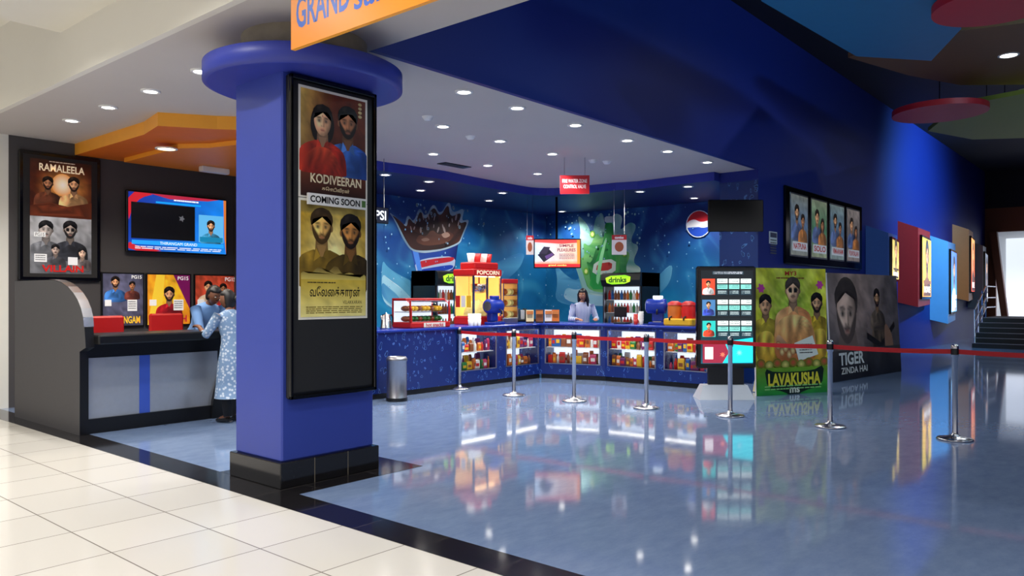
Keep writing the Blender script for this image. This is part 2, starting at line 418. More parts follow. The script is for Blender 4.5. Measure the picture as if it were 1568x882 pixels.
b=MB(); b.box(3.5,XB,YB,YB+.15,0,HC,'charcoal'); b.build('wall_back')
b=MB(); b.box(3.35,3.5,YB,19,0,4.14,'white_paint'); b.build('wall_mall_side')
b=MB(); b.box(3.33,3.349,YB,19,0,.12,'black'); b.build('baseboard_mall_side')
b=MB(); b.box(XB,XB+.15,Y1+.7,YB+.15,0,HC,'charcoal'); b.build('wall_concession_side')
b=MB(); b.box(4.36,XC,Y1,Y1+BT,HC-.001,6.2,'wall_blue'); b.box(XC,34,Y1,Y1+.7,0,6.2,'wall_blue')
b.build('wall_right',origin=(0,0,0))
b=MB(); b.box(XC-.004,XC,Y1+.002,Y1+.7,0,HC-.18,'drop_pier'); b.build('trim_pier_cladding')
b=MB(); b.box(6.75,6.9,9.8,YB,0,HC,'charcoal'); b.build('wall_partition')
b=MB(); b.box(4.5,42,-9.15,-9,0,6.2,'wall_blue'); b.build('wall_far_right')

b=MB(); b.box(XF,XB,Y1+BT,YB+.15,HC,HC+.12,'ceil_grey'); b.box(XF,4.36,3.2,Y1+BT,HC,HC+.12,'ceil_grey'); b.build('ceiling_foyer',origin=(0,0,0))
b=MB(); b.box(XF-.06,XF,3.2,19,HC,4.14,'ceil_white'); b.build('ceiling_fascia')
b=MB(); b.box(-9,XF-.06,-9,8.47,4.14,4.26,'ceil_white'); b.box(-9,XF-.06,8.47,8.5,4.26,4.6,'ceil_white')
b.box(-9,XF-.06,8.5,19,4.6,4.7,'ceil_white'); b.box(XF,3.5,YB+.15,19,4.14,4.3,'ceil_white'); b.box(XF-.06,XF,8.5,19,4.14,4.7,'ceil_white'); b.build('ceiling_mall',origin=(0,0,0))
b=MB(); b.box(XF,42,-9,Y1,6.2,6.3,'ceil_dark'); b.box(XF,4.36,Y1-.15,Y1,HC+.12,6.2,'wall_blue'); b.build('ceiling_lobby',origin=(0,0,0))
b=MB(); b.box(XF-.06,XF,-9,3.2,4.26,6.2,'ceil_dark');b.box(XF-.06,XF,3.2,Y1,4.26,6.2,'ceil_dark'); b.build('wall_lobby_upper')

sx=onZ(1120,268,HC).x; sy=onZ(595,252,HC).y
poly=[(6.9,sy)]
poly+=[(8.2,sy),(8.6,sy-.06),(9.4,sy-.1),(10.2,sy-.02),(sx-1.0,sy+.05)]
for i in range(7):
    a=math.pi/2*i/6; poly.append((sx-.7+.6*math.sin(a),sy-.55+.6*math.cos(a)))
poly+=[(sx-.02,sy-1.6),(sx+.1,7.6),(sx+.05,7.0),(sx,Y1+.7),(XB,Y1+.7),(XB,YB),(6.9,YB)]
b=MB(); b.prism(poly,HC-.15,HC,'soffit_navy','blue_paint'); b.build('ceiling_concession_soffit')

q=[onZ(225,190,HC),onZ(240,174,HC),onZ(300,170,HC),onZ(365,181,HC)]
x0=q[0].x
pts=[(x0,q[0].y),(q[1].x+.05,q[1].y),(4.75,q[1].y-.35),(5.4,8.05),(6.1,8.0),(6.75,8.2)]
poly=[(x0,YB)]+pts+[(6.75,YB)]
b=MB(); b.prism(poly,HC-.16,HC,'orange_deep','orange_light')
poly2=[(x0+.55,YB-.3),(x0+.55,q[0].y+.25),(x0+.8,q[0].y-.1),(5.4,8.5),(6.75,8.6),(6.75,YB-.3)]
b.prism(poly2,HC-.22,HC-.16,'orange','orange_light'); b.build('ceiling_orange_canopy')

def cloud(name,px,z,mat,th=.08):
    P=[onZ(u,v,z) for u,v in px]; b=MB(); b.prism([(p.x,p.y) for p in P],z,z+th,mat)
    c=sum(P,Vector())/len(P)
    for d in((.3,.2),(-.3,-.2)): b.tube([(c.x+d[0],c.y+d[1],z+th),(c.x+d[0],c.y+d[1],6.2)],.008,'steel')
    return b.build(name)
cloud('ceiling_panel_blue',[(1190,2),(1160,-60),(1500,-60),(1502,45),(1455,95),(1338,88)],5.0,'teal_paint')
cloud('ceiling_panel_brown',[(1325,90),(1400,60),(1650,30),(1650,132),(1500,133),(1420,118)],5.3,'brown_paint')
cloud('ceiling_panel_olive',[(1450,205),(1500,165),(1660,135),(1660,214),(1520,218)],5.0,'olive_paint')
def disc(name,u,v,rpx,z,mat):
    P=onZ(u,v,z); d=P.x*CO+P.y*SI; r=rpx/F*d; b=MB(); b.lathe([(r,z),(r,z+.1)],mat,(P.x,P.y,0),48)
    b.tube([(P.x,P.y,z+.1),(P.x,P.y,6.2)],.01,'steel'); return b.build(name)
disc('ceiling_panel_red',1468,178,67,4.8,'red_paint'); disc('ceiling_panel_red',1555,12,88,4.85,'red_paint')

XE=34.0
b=MB(); b.box(XE,XE+.2,4.95,Y1,0,3.9,'orange_brown'); b.box(XE,XE+.2,-2,Y1,3.9,4.8,'orange_brown'); b.box(XE,XE+.2,-9,Y1,4.8,6.2,'ceil_dark'); b.box(XE,XE+.2,-9,1.5,0,3.9,'wall_blue'); b.build('wall_end',origin=(0,0,0))
b=MB(); b.box(39,39.2,-2,Y1,0,4,'corridor_glow'); b.build('wall_corridor_end')  # end wall glows by itself, standing in for a brightly lit corridor
b=MB(); b.box(XE+.2,39.2,-2,Y1,3.95,4.05,'ceil_white'); b.build('ceiling_corridor')
b=MB(); b.box(XE+.2,39.2,Y1,Y1+.1,0,3.95,'white_paint'); b.build('wall_corridor_side')
b=MB()
b.add([(XE-.3,4.65,0),(XE-.3,4.45,0),(XE,4.45,0),(XE,4.65,0),(XE-.3,5.12,3.9),(XE-.3,4.88,3.9),(XE,4.88,3.9),(XE,5.12,3.9)],[(0,1,2,3),(4,5,6,7),(0,1,5,4),(1,2,6,5),(2,3,7,6),(3,0,4,7)],'orange_brown')
b.build('trim_slanted_post')
b=MB(); n=6; SX=25.5
for i in range(n): b.box(SX+i*.3,SX+n*.3+2,1.0,4.3,i*.14,(i+1)*.14,'blackmatte'); b.box(SX+i*.3-.004,SX+i*.3+.012,1.0,4.3,(i+1)*.14-.012,(i+1)*.14+.002,'steel_br')
b.build('staircase',origin=(SX,2.6,0))
b=MB()
for y in(4.25,2.8):
    for i in range(0,n+1,2): b.tube([(SX+.15+i*.3,y,min(i+1,n)*.14),(SX+.15+i*.3,y,min(i+1,n)*.14+.95)],.022,'steel',8)
    for h in(1.1,.75,.45): b.tube([(SX+.15,y,h),(SX+.15+n*.3,y,n*.14+h-.15),(SX+3.6,y,n*.14+h-.15)],.018,'steel',8)
b.build('stair_handrail')

# ================================================================= COLUMN
b=MB(); ZD=3.25
b.bbox(3.42,4.33,5.26,5.94,.2,ZD+.05,'column_blue',.012)
b.bbox(3.385,4.365,5.225,5.975,0,.2,'granite_black',.006)
for x in(3.70,4.03): b.box(x-.002,x+.002,5.2235,5.2245,0,.2,'concrete')
cx,cy=3.87,5.6
b.lathe([(.78,ZD),(.82,ZD+.015),(.82,ZD+.15),(.79,ZD+.165),(.3,ZD+.165)],'blue_paint',(cx,cy,0),72)
b.lathe([(.44,ZD+.165),(.46,ZD+.24),(.52,ZD+.27),(.52,HC+.0)],'concrete',(cx,cy,0),40)
b.build('column',origin=(cx,cy,0))
b=MB(); YF=5.26
b.bbox(3.45,4.31,YF-.05,YF-.001,.69,3.23,'black',.012)
b.box(3.49,4.27,YF-.054,YF-.05,.74,3.19,'blackmatte')
for x0_,x1_,z0_,z1_ in((3.45,3.48,.69,3.23),(4.28,4.31,.69,3.23),(3.45,4.31,.69,.72),(3.45,4.31,3.20,3.23)): b.bbox(x0_,x1_,YF-.075,YF-.05,z0_,z1_,'black_gloss',.006)
PW=.685
c=Canvas(b,(3.532,YF-.055,3.165),(1,0,0),PW,.885,step=.0002)
c.rect(0,0,100,c.H,(235,232,222)); H1=c.H
c.bg(lambda a,t:mixc(mixc((225,190,100),(110,48,26),min(1,a*2.0)),(50,24,20),t*.8),14,16,3,3,97,H1-2,nz=.25)
c.bust(70,35,15,(164,108,74),HR,(80,130,210),beard=True,shirt2=(30,70,160))
c.bust(33,38,14,(222,168,130),HR,(190,56,36),fem=True,shirt2=(140,30,22))
c.patch(chaikin([(3,112),(6,84),(22,68),(44,68),(58,84),(64,112)]),lambda x,y:scl(mixc((216,78,46),(132,24,20),(y-64)/46),1+.5*noise.noise(Vector((x*.16+y*.05,y*.03,5)))),6)
c.bg(lambda a,t:mixc((104,50,28),(44,20,14),t),6,3,3,100,97,H1-2)
c.text('KODIVEERAN',16,100,90,111,(240,226,190),.02)
c.text('கொடிவீரன்',32,114,72,120,(230,210,170),.02)
for k in range(4): c.ell(88,8+k*5,3,2,(200,180,130),seg=8)
c=Canvas(b,(3.532,YF-.055,2.275),(1,0,0),PW,.965,step=.0002)
c.rect(0,0,100,c.H,(236,233,222)); H2=c.H
def yb(a,t):
    d=math.hypot(a-.5,(t-.42)*1.3); k=mixc((255,240,170),(176,140,40),d*1.6)
    if t>.6: k=mixc(k,(238,226,130),min(1,(t-.6)*6))
    if t<.1: k=mixc(k,(110,104,70),.5)
    return k
c.bg(yb,14,18,3,3,97,H2-3,nz=.2)
c.bust(32,33,16,(220,170,96),(62,44,18),(150,120,40),beard=True,shirt2=(90,70,24))
c.bust(74,37,16,(176,120,62),HR,(84,66,22),beard=True,shirt2=(40,30,14))
def fade(a,t): return mixc((206,178,66),(243,232,150),t)
c.patch(chaikin([(3,100),(3,84),(16,88),(28,78),(40,86),(52,76),(62,88),(74,84),(86,92),(97,86),(97,100)],1),lambda x,y:mixc((120,100,50),(226,208,110),(y-80)/16),6)
c.bg(fade,5,4,3,94,97,H2-3)
c.text('வேலைக்காரன்',15,102,88,117,(24,18,10),.02)
c.text('VELAIKKARAN',62,119,90,123,(40,30,10))
c.lines(12,97,52,100,1,(60,50,20)); c.lines(10,126,92,135,4,(120,100,30))
b.box(3.60,4.18,YF-.092,YF-.07,2.225,2.315,'white')
c=Canvas(b,(3.60,YF-.092,2.315),(1,0,0),.58,.09)
c.text('COMING SOON',3,3,88,12.5,(10,10,10),.03)
c.rect(91,3,98,12.5,(80,120,60))
b.build('framed_poster_board',origin=(3.88,YF,.69))

b=MB(); XS=2.93; yl=onX(455,78,XS).y; zb=onX(455,78,XS).z
b.box(XS,XS+.03,.4,yl,zb,4.14,'orange_light')
c=Canvas(b,(XS,yl,4.0),(0,-1,0),yl-.4,4.0-zb)
c.bg(lambda a,t:mixc((250,150,30),(244,120,24),a),6,3,nz=.02)
uz=lambda z:(4.0-z)/c.k
c.text('GRAND',1.5,uz(zb+.33),15.5,uz(zb+.12),(38,96,200),.02); c.text('safari',16.5,uz(zb+.30),29,uz(zb+.10),(38,96,200),.01)
b.build('hanging_sign')

# ================================================================= TICKET AREA
p0=onY(30,200,YB-.06); p1=onY(158,218,YB-.06)
zb_=onY(28,438,YB-.06).z; zt_=min(HC-.18,onY(30,203,YB-.06).z)
b=MB(); Yp=YB-.05
b.bbox(p0.x,p1.x,Yp,YB-.001,zb_,zt_,'black_gloss',.012)
b.box(p0.x+.05,p1.x-.05,Yp-.003,Yp,zb_+.05,zt_-.05,'blackmatte')
W=p1.x-p0.x; hh=(zt_-zb_)
c=Canvas(b,(p0.x+.13,Yp-.003,zt_-.10),(1,0,0),W-.26,(hh-.2)*.5,'print_glow',step=.0003)
c.bg(lambda a,t:mixc(mixc((70,28,14),(250,170,80),max(0,1-math.hypot(a-.55,t-.5)*2)),(30,16,12),max(0,.3-t)*2),12,12,nz=.3)
HH=c.H
c.ell(52,HH*.42,18,20,(255,250,225),(240,160,80),seg=20)
c.bust(28,HH*.42,9,SKD,HR,(110,60,40),beard=True); c.bust(70,HH*.40,10,SK,HR,(240,180,120),beard=True)
c.patch([(0,HH),(0,HH*.82),(30,HH*.75),(60,HH*.8),(100,HH*.7),(100,HH)],lambda x,y:scl((96,44,24),1+.8*noise.noise(Vector((x*.1,y*.1,2)))),5)
c.text('RAMALEELA',14,HH*.07,88,HH*.2,(250,225,190),.02); c.lines(30,2,72,5,1,(200,180,160)); 
c=Canvas(b,(p0.x+.13,Yp-.003,zt_-.10-(hh-.2)*.5),(1,0,0),W-.26,(hh-.2)*.5,'print_glow',step=.0003)
c.bg(lambda a,t:mixc((180,180,182),(84,86,92),t+.3*(a-.5)),8,8,nz=.25); HH=c.H
c.bust(25,HH*.24,12,(160,150,145),(30,30,32),(120,122,128)); c.bust(64,HH*.22,12,(150,135,125),(24,24,26),(60,62,70),beard=True,glass=True)
c.bust(40,HH*.58,7,(160,140,130),(24,24,26),(90,90,96)); c.bust(84,HH*.62,7,(190,160,140),(24,24,26),(120,110,110),fem=True)
c.rect(6,HH*.28,24,HH*.36,(236,236,236)); c.text('PG15',8,HH*.29,22,HH*.35,(20,20,20)); c.rect(60,HH*.7,76,HH*.84,(230,230,232)); c.rect(6,HH*.66,26,HH*.8,(230,230,232)); c.lines(8,HH*.68,24,HH*.79,3,(60,60,60))
c.text('VILLAIN',18,HH*.85,86,HH*.97,(196,30,26),.03)
b.build('framed_movie_poster')

p0=onY(198,296,YB-.1); zt_=p0.z; zb_=onY(198,393,YB-.1).z; x1_=onY(355,312,YB-.1).x
def tv(o,ux,w,h,paint,depth=.06,mat='screen'):
    b=MB(); ux=Vector(ux).normalized(); n=ux.cross(Vector((0,0,1)))
    T=Matrix((( ux.x,-n.x,0,o[0]),(ux.y,-n.y,0,o[1]),(0,0,1,o[2]),(0,0,0,1)))
    b.M=T; b.bbox(0,w,0,depth,-h,0,'black_gloss',.01); b.bbox(w*.25,w*.75,depth,depth+.035,-h*.75,-h*.25,'blackmatte',.01); b.M=Matrix.Identity(4)
    bz=.022
    c=Canvas(b,Vector(o)+ux*bz-Vector((0,0,bz)),ux,w-2*bz,h-2*bz,mat)
    paint(c); return b,c
def p_ticket(c):
    H=c.H
    c.bg(lambda a,t:mixc((14,40,140),(20,120,215),a+t*.3),8,5)
    c.poly(chaikin([(0,0),(26,0),(12,5),(4,14),(2,H*.4),(0,H*.5)],1),(190,28,40)); c.poly([(20,0),(92,0),(80,2.5),(40,4)],(170,34,60))
    c.poly(chaikin([(0,H),(0,H*.84),(8,H*.92),(24,H*.96),(34,H)],1),(190,28,40)); c.poly([(97,0),(100,0),(100,H),(98,H*.7)],(200,110,50))
    c.rect(2.5,H*.17,66,H*.79,(3,4,7)); c.rect(70,H*.3,97,H*.8,(90,170,220)); c.bust(83,H*.5,4.4,SK,HR,(60,140,180),beard=True)
    c.rect(71,H*.7,96,H*.79,(20,120,160)); c.lines(44,4,70,7,1,(240,240,240)); c.rect(26,H*.13,72,H*.16,(10,150,230))
    c.rect(3,H*.82,97,H*.89,(30,150,235)); c.text('THIRANGAM GRAND',30,H*.83,68,H*.88,(240,240,250)); c.lines(6,H*.92,95,H*.98,2,(230,230,240))
    c.splash(52,H*.4,2,4,(90,90,96),5)
b,c=tv(p0,(1,0,0),x1_-p0.x,zt_-zb_,p_ticket,.064); b.build('television')

b=MB()
specs=[((159,425),(226,510),(70,70,90),[(30,22,11,SK,(70,130,210),True),(72,30,8,SKD,(120,60,50),False)],'THIRANGAM',(250,200,60)),
       ((229,425),(299,510),(230,140,30),[(50,46,13,SK,(190,30,40),True)],'TALAASH',(200,30,60)),
       ((304,426),(372,510),(160,60,40),[(30,26,10,SK,(230,200,170),False),(66,30,9,SKD,(180,40,40),True),(46,58,8,SK,(60,60,70),False)],'MERSAL',(250,240,230))]
for (ua,va),(ub,vb),bgc,bs,tt,tc_ in specs:
    pa=onY(ua,va,YB-.04); pb=onY(ub,vb,YB-.04); zt=onY(155,425,YB-.04).z; zb2=onY(155,512,YB-.04).z
    b.box(pa.x,pb.x,YB-.03,YB-.001,zb2,zt,'black')
    c=Canvas(b,(pa.x+.02,YB-.03,zt-.02),(1,0,0),pb.x-pa.x-.04,zt-zb2-.04,'print_glow',step=.0003)
    c.bg(lambda a,t,bgc=bgc:mixc(tuple(min(255,v*1.5) for v in bgc),bgc,math.hypot(a-.5,t-.4)*1.6),8,8,nz=.3)
    if tt=='TALAASH':
        c.poly([(0,c.H),(20,0),(40,0),(30,c.H)],(250,210,60)); c.poly([(60,0),(100,0),(100,c.H*.7)],(120,20,90))
    for x,y,r,sk,sh,bd in bs: c.bust(x,y,r,sk,HR,sh,beard=bd)
    c.rect(60,c.H*.5,84,c.H*.72,(240,240,240)); c.lines(62,c.H*.53,82,c.H*.7,4,(40,40,40)); c.rect(4,c.H*.5,20,c.H*.62,(240,240,240))
    c.text(tt,8,c.H*.82,92,c.H*.96,tc_,.03)
    c.text('PG15',70,3,96,12,(245,245,245),.02)
b.build('backlit_poster_row')

b=MB()
xl=3.30
prof=[(10.9,0),(10.9,1.68),(9.75,1.68)]
for i in range(9):
    a=math.pi/2*i/8; prof.append((9.75-1.05*math.sin(a)*.95,1.68-.52*(1-math.cos(a))))
prof+=[(8.72,.95),(8.88,.9),(8.88,0)]
n=len(prof)
vs=[(xl,y,z) for y,z in prof]+[(xl+.09,y,z) for y,z in prof]
b.add(vs,[tuple(range(n)),tuple(range(2*n-1,n-1,-1))],'charcoal'); b.add(vs,[(i,(i+1)%n,n+(i+1)%n,n+i) for i in range(n)],'black')
pc=prof[2:12]
b.add([(xl-.006,y,z+.008) for y,z in pc]+[(xl+.096,y,z+.008) for y,z in pc],[(i,i+1,len(pc)+i+1,len(pc)+i) for i in range(len(pc)-1)],'steel')
xr=5.35
b.bbox(xl+.09,xr,8.62,9.25,.98,1.08,'black',.015)
b.box(xl+.09,xr-.1,8.95,9.0,.82,.98,'black'); b.box(xl+.09,xr-.45,8.93,8.97,.16,.82,'grey_panel'); b.box(xl+.09,xr,8.90,9.0,0,.16,'black')
b.box(3.95,4.07,8.926,8.931,.16,.82,'blue_film')
b.box(xl+.09,xr,9.0,9.05,0,1.0,'black')
L=[]
for i in range(10):
    t=i/9; L.append((xr-.55+.4*t**2*1.0,.0+.98*t))
vs=[(x,8.88,z) for x,z in L]+[(xr,8.88,z) for x,z in L]; vs2=[(x,9.05,z) for x,z in L]+[(xr,9.05,z) for x,z in L]
vv=vs+vs2; m=len(L); fs=[(i,i+1,m+i+1,m+i) for i in range(m-1)]+[(2*m+i,2*m+i+1,3*m+i+1,3*m+i) for i in range(m-1)]+[(i,i+1,2*m+i+1,2*m+i) for i in range(m-1)]
b.add(vv,fs,'black')
b.box(xl+.09,xr+.3,9.25,9.6,.72,.76,'dark_wood'); b.box(xl+.1,xr+.2,9.3,9.34,0,.72,'charcoal')
b.box(xr-.02,xr+.9,8.75,9.4,1.04,1.08,'black'); b.box(xr+.02,xr+.85,9.05,9.3,0,1.04,'black')
b.build('ticket_counter',origin=(4.3,9,0))
def chair(x,y,yaw):
    b=MB(Matrix.Translation((x,y,0))@Matrix.Rotation(yaw,4,'Z'))
    for k in range(5):
        a=k*2*math.pi/5; b.tube([(0,0,.08),(.28*math.cos(a),.28*math.sin(a),.05)],[.025,.015],'black',8); b.ball((.28*math.cos(a),.28*math.sin(a),.03),.03,'black',8,6)
    b.tube([(0,0,.08),(0,0,.44)],.03,'steel'); b.bbox(-.24,.24,-.23,.23,.44,.53,'red',.03)
    b.tube([(0,.2,.46),(0,.27,.7)],.02,'black'); b.bbox(-.24,.24,.23,.3,.62,1.24,'red',.08)
    return b.build('office_chair')
chair(4.22,10.15,.15); chair(5.3,10.9,-.1)

# ================================================================= CONCESSION COUNTER
YC=8.7; XR=11.4; HT=1.0
c1=onY(845,600,YC).x; c2=onX(945,600,XR).y; yEnd=onX(1110,600,XR).y
snack=MB()
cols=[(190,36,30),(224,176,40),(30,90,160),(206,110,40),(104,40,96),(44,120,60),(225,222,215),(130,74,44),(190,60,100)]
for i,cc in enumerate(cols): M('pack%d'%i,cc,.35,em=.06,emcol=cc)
def pouch(b,x,y,z,w,h,d,mat):
    vs=[]
    for zz,dd,ww in((0,.25,1),(.12,.9,.96),(.5,1,.92),(.85,.8,.96),(1,.12,1)):
        for sx_,sy_ in((-1,-1),(1,-1),(1,1),(-1,1)): vs.append((x+sx_*w/2*ww,y+sy_*d/2*dd,z+h*zz))
    fs=[(0,3,2,1),(16,17,18,19)]
    for k in range(4):
        for i in range(4): fs.append((k*4+i,k*4+(i+1)%4,(k+1)*4+(i+1)%4,(k+1)*4+i))
    b.add(vs,fs,mat)
    b.add([(x-w*.33,y-d*.53,z+h*.3),(x+w*.33,y-d*.53,z+h*.3),(x+w*.33,y-d*.53,z+h*.62),(x-w*.33,y-d*.53,z+h*.62)],[(0,1,2,3)],random.choice(['pack6','pack1','pack0','pack7']))
def seg(b,p0,p1,cases,depth=.62):
    p0=Vector(p0).to_3d();p1=Vector(p1).to_3d(); L=(p1-p0).length; ux=(p1-p0).normalized(); inn=Vector((-ux.y,ux.x,0))
    T=Matrix(((ux.x,inn.x,0,p0.x),(ux.y,inn.y,0,p0.y),(0,0,1,0),(0,0,0,1))); b.M=T; snack.M=T
    b.box(0,L,.03,depth,0,.08,'black'); b.box(0,L,0,depth,.08,.27,'drop_blue'); b.box(0,L,0,depth,.90,HT-.04,'drop_blue'); b.bbox(-.02,L+.02,-.04,depth+.03,HT-.04,HT,'blue_plastic',.012)
    b.box(0,L,depth-.03,depth,.27,.90,'blue_plastic')
    edges=[0]
    for a,e in cases: edges+= [a,e]
    edges.append(L)
    for i in range(0,len(edges),2): b.box(edges[i],edges[i+1],0,depth,.27,.90,'drop_blue')
    for a,e in cases:
        b.box(a,e,.45,.46,.27,.90,'cool_inside'); b.box(a,e,.02,.05,.885,.897,'lamp_on')
        b.box(a,e,.06,.45,.56,.572,'white')
        for s_ in (a,e): b.box(s_-.012,s_+.012,-.006,0,.27,.9,'steel_br')
        b.box(a,e,-.006,0,.885,.90,'steel_br'); b.box(a,e,-.006,0,.27,.285,'steel_br')
        b.add([(a,.004,.285),(e,.004,.285),(e,.004,.885),(a,.004,.885)],[(0,1,2,3)],'clear_glass')
        for z in(.27,.573):
            for row in range(2):
                x=a+.05
                while x<e-.04:
                    w=random.uniform(.05,.12); h=random.uniform(.12,.22)+(.03 if row else 0); k='pack%d'%random.randrange(9)
                    if random.random()<.75: pouch(snack,x,.13+.2*row,z,w,h,.05,k)
                    else: snack.lathe([(.001,z),(w*.32,z),(w*.32,z+h*.62),(w*.14,z+h*.8),(w*.14,z+h*.95),(.001,z+h*.95)],k,(x,.13+.2*row,0),10)
                    x+=w+.006
    b.M=Matrix.Identity(4); snack.M=Matrix.Identity(4)
b=MB()
X0=6.95
ca=[(onY(ua,560,YC).x-X0,onY(ub,560,YC).x-X0) for ua,ub in((720,775),(791,841))]
seg(b,(X0,YC),(c1,YC),ca,.85)
d=Vector((XR-c1,c2-YC,0)); L=d.length
seg(b,(c1,YC),(XR,c2),[(.09,L-.09)])
cb=[(c2-onX(ua,560,XR).y,c2-onX(ub,560,XR).y) for ua,ub in((950,1024),(1038,1105))]
seg(b,(XR,c2),(XR,yEnd-.05),cb)
b.prism([(c1,YC+.02),(XR-.0,c2),(XR+.6,c2),(XR+.6,YC+.6),(c1,YC+.6)],HT-.04,HT-.002,'blue_plastic')
b.build('concession_counter',origin=(10,8.5,0)); snack.build('snack_packets')
b=MB()
b.bbox(11.75,14.1,YB-.6,YB-.09,0,.92,'blue_plastic',.01); b.bbox(11.7,14.15,YB-.64,YB-.09,.92,.96,'blackmatte',.01)
b.box(12.0,12.75,YB-.35,YB-.1,1.30,1.33,'white'); b.box(12.0,12.03,YB-.35,YB-.1,.96,1.3,'white'); b.box(12.72,12.75,YB-.35,YB-.1,.96,1.3,'white')
rd=random.Random(4)
x=11.8
while x<13.9:
    w=rd.uniform(.1,.24); h=rd.uniform(.12,.42); k=rd.choice(['white','pack6','cream','pack7','steel_br','pack0','pack2','blackmatte'])
    if rd.random()<.6: b.bbox(x,x+w,YB-.55,YB-.38,.96,.96+h,k,.01)
    else:
        for j in range(3): b.lathe([(.035,.96+j*.06),(.05,1.08+j*.06),(.045,1.08+j*.06)],k,(x+w/2,YB-.45,0),12)
    x+=w+.03
b.build('back_counter_with_supplies')

# ---- murals
b=MB(); x0m=6.9; cM=Canvas(b,(x0m,YB,HC-.15),(1,0,0),XB-x0m,HC-.15,'print_matte',lift=.004,step=.0005)
def mur(a,t,ox=0):
    n1=noise.noise(Vector((a*5+ox,t*3,1.3)))*.5+.5; n2=noise.noise(Vector((a*16+ox,t*9,4.1)))*.5+.5
    c=mixc((16,54,126),(12,122,174),max(0,min(1,t*1.7-.03+ (n1-.5)*1.0)))
    c=mixc(c,(90,180,215),max(0,n2-.55)*1.5)
    w=noise.noise(Vector((a*7+ox,t*4+math.sin(a*12+ox)*.6,9.0))); c=mixc(c,(130,205,230),max(0,.09-abs(w))*5*n2)
    return c
cM.bg(lambda a,t:mur(a,t),160,60,nz=.05)
def S(cv,pts,c,it=2): cv.poly(chaikin([cv.at(*p) for p in pts],it),c)
g=cM.at
def gr(cv,a,bb,ua,ub):
    xa,xb=cv.at(ua,400)[0],cv.at(ub,400)[0]
    return lambda x,y:mixc(a,bb,abs((x-xa)/(xb-xa)-.35)*1.6)
def vary(c1_,c2_,k=.12): 
    return lambda x,y:mixc(c1_,c2_,.5+.9*noise.noise(Vector((x*k,y*k,3.3))))
S(cM,[(596,404),(606,418),(624,430),(646,440),(668,462),(690,470),(690,492),(640,490),(596,480)],vary((30,110,165),(110,185,215),.3))
S(cM,[(596,426),(610,438),(630,452),(652,478),(620,486),(596,470)],vary((100,175,205),(220,236,244),.4))
S(cM,[(596,440),(606,448),(622,462),(630,478),(610,476),(596,462)],vary((34,110,170),(110,180,210),.4))
S(cM,[(704,452),(730,440),(756,416),(786,404),(822,392),(812,420),(788,440),(800,462),(760,474),(716,476)],vary((20,84,150),(80,160,205),.3))
S(cM,[(726,456),(744,448),(768,432),(790,420),(778,440),(752,458)],vary((80,160,205),(190,225,236),.4))
S(cM,[(638,374),(718,366),(714,392),(706,446),(700,452),(664,456),(656,452)],gr(cM,(46,104,214),(10,24,92),638,718),1)
S(cM,[(646,406),(712,398),(709,424),(652,432)],(170,190,220)); S(cM,[(650,409),(680,404),(710,401),(708,408),(680,413),(651,420)],(180,30,46)); S(cM,[(652,422),(680,417),(708,413),(707,421),(655,429)],(24,60,170))
S(cM,[(640,378),(650,376),(664,450),(660,452)],(70,130,225))
S(cM,[(642,392),(630,376),(616,344),(606,330),(622,342),(632,354),(636,334),(646,348),(655,322),(664,340),(677,316),(687,336),(702,312),(706,334),(726,324),(720,346),(734,342),(724,366),(718,382),(690,392),(660,396)],vary((60,100,134),(180,204,218),.35))
S(cM,[(643,390),(632,373),(619,346),(611,335),(626,346),(635,356),(638,339),(648,352),(656,327),(664,346),(677,321),(687,340),(700,317),(703,340),(721,331),(716,350),(731,345),(721,368),(717,379),(692,389),(662,392)],vary((34,18,18),(80,44,34),.5))
S(cM,[(648,378),(654,366),(664,371),(674,358),(686,368),(700,360),(710,368),(698,380),(666,385)],vary((60,30,24),(134,82,60),.5)); S(cM,[(688,366),(698,362),(704,368),(694,373)],(160,130,116)); S(cM,[(656,374),(666,371),(672,375),(662,378)],(136,106,92))
for q in range(16):
    u=640+q*5+random.uniform(-2,2); v=346+random.uniform(-8,14); x,y=g(u,v); cM.ell(x,y,random.uniform(.15,.4),random.uniform(.4,1.1),(160,146,142),rot=random.uniform(-.5,.5),seg=8)
for k in range(40):
    u=random.gauss(675,42); v=random.gauss(324,20); x,y=g(u,v); r=random.uniform(.12,.4); cM.ell(x,y,r,r*1.25,(64,36,30),(130,165,185),seg=8)
for k in range(150):
    x=random.uniform(0,100); y=random.uniform(1,cM.H*.66); r=random.uniform(.08,.3); cM.z=.055; cM.ell(x,y,r,r*1.2,(190,225,240),(40,125,180),seg=8)
b.build('wall_mural_cola')
b=MB(); cN=Canvas(b,(XB,YB,HC-.15),(0,-1,0),YB-Y1-.7,HC-.15,'print_matte',lift=.004,step=.0005)
cN.bg(lambda a,t:mur(a,t,7),110,60,nz=.05)
S(cN,[(866,470),(872,440),(866,410),(884,430),(902,440),(914,420),(1000,430),(1020,440),(1052,408),(1048,440),(1030,462),(1000,480),(900,480)],vary((30,112,170),(115,190,220),.25))
S(cN,[(880,470),(884,448),(902,454),(930,442),(990,448),(1024,452),(1010,470),(940,480)],vary((110,185,210),(214,236,242),.3))
S(cN,[(912,462),(904,430),(894,400),(886,372),(904,386),(908,362),(902,334),(918,350),(926,372),(930,340),(942,330),(946,356),(960,332),(974,338),(968,362),(984,346),(996,352),(984,378),(1000,384),(988,410),(1004,420),(992,440),(984,462)],vary((80,160,150),(210,230,220),.35))
S(cN,[(920,456),(912,430),(903,404),(914,402),(911,378),(922,386),(932,362),(941,374),(957,352),(961,378),(977,362),(974,390),(986,396),(977,420),(986,440),(974,458)],vary((34,130,66),(140,204,116),.35))
S(cN,[(924,448),(920,420),(916,408),(924,412),(934,380),(944,388),(955,366),(960,392),(970,384),(968,412),(974,436),(966,450)],vary((14,90,44),(84,180,76),.5))
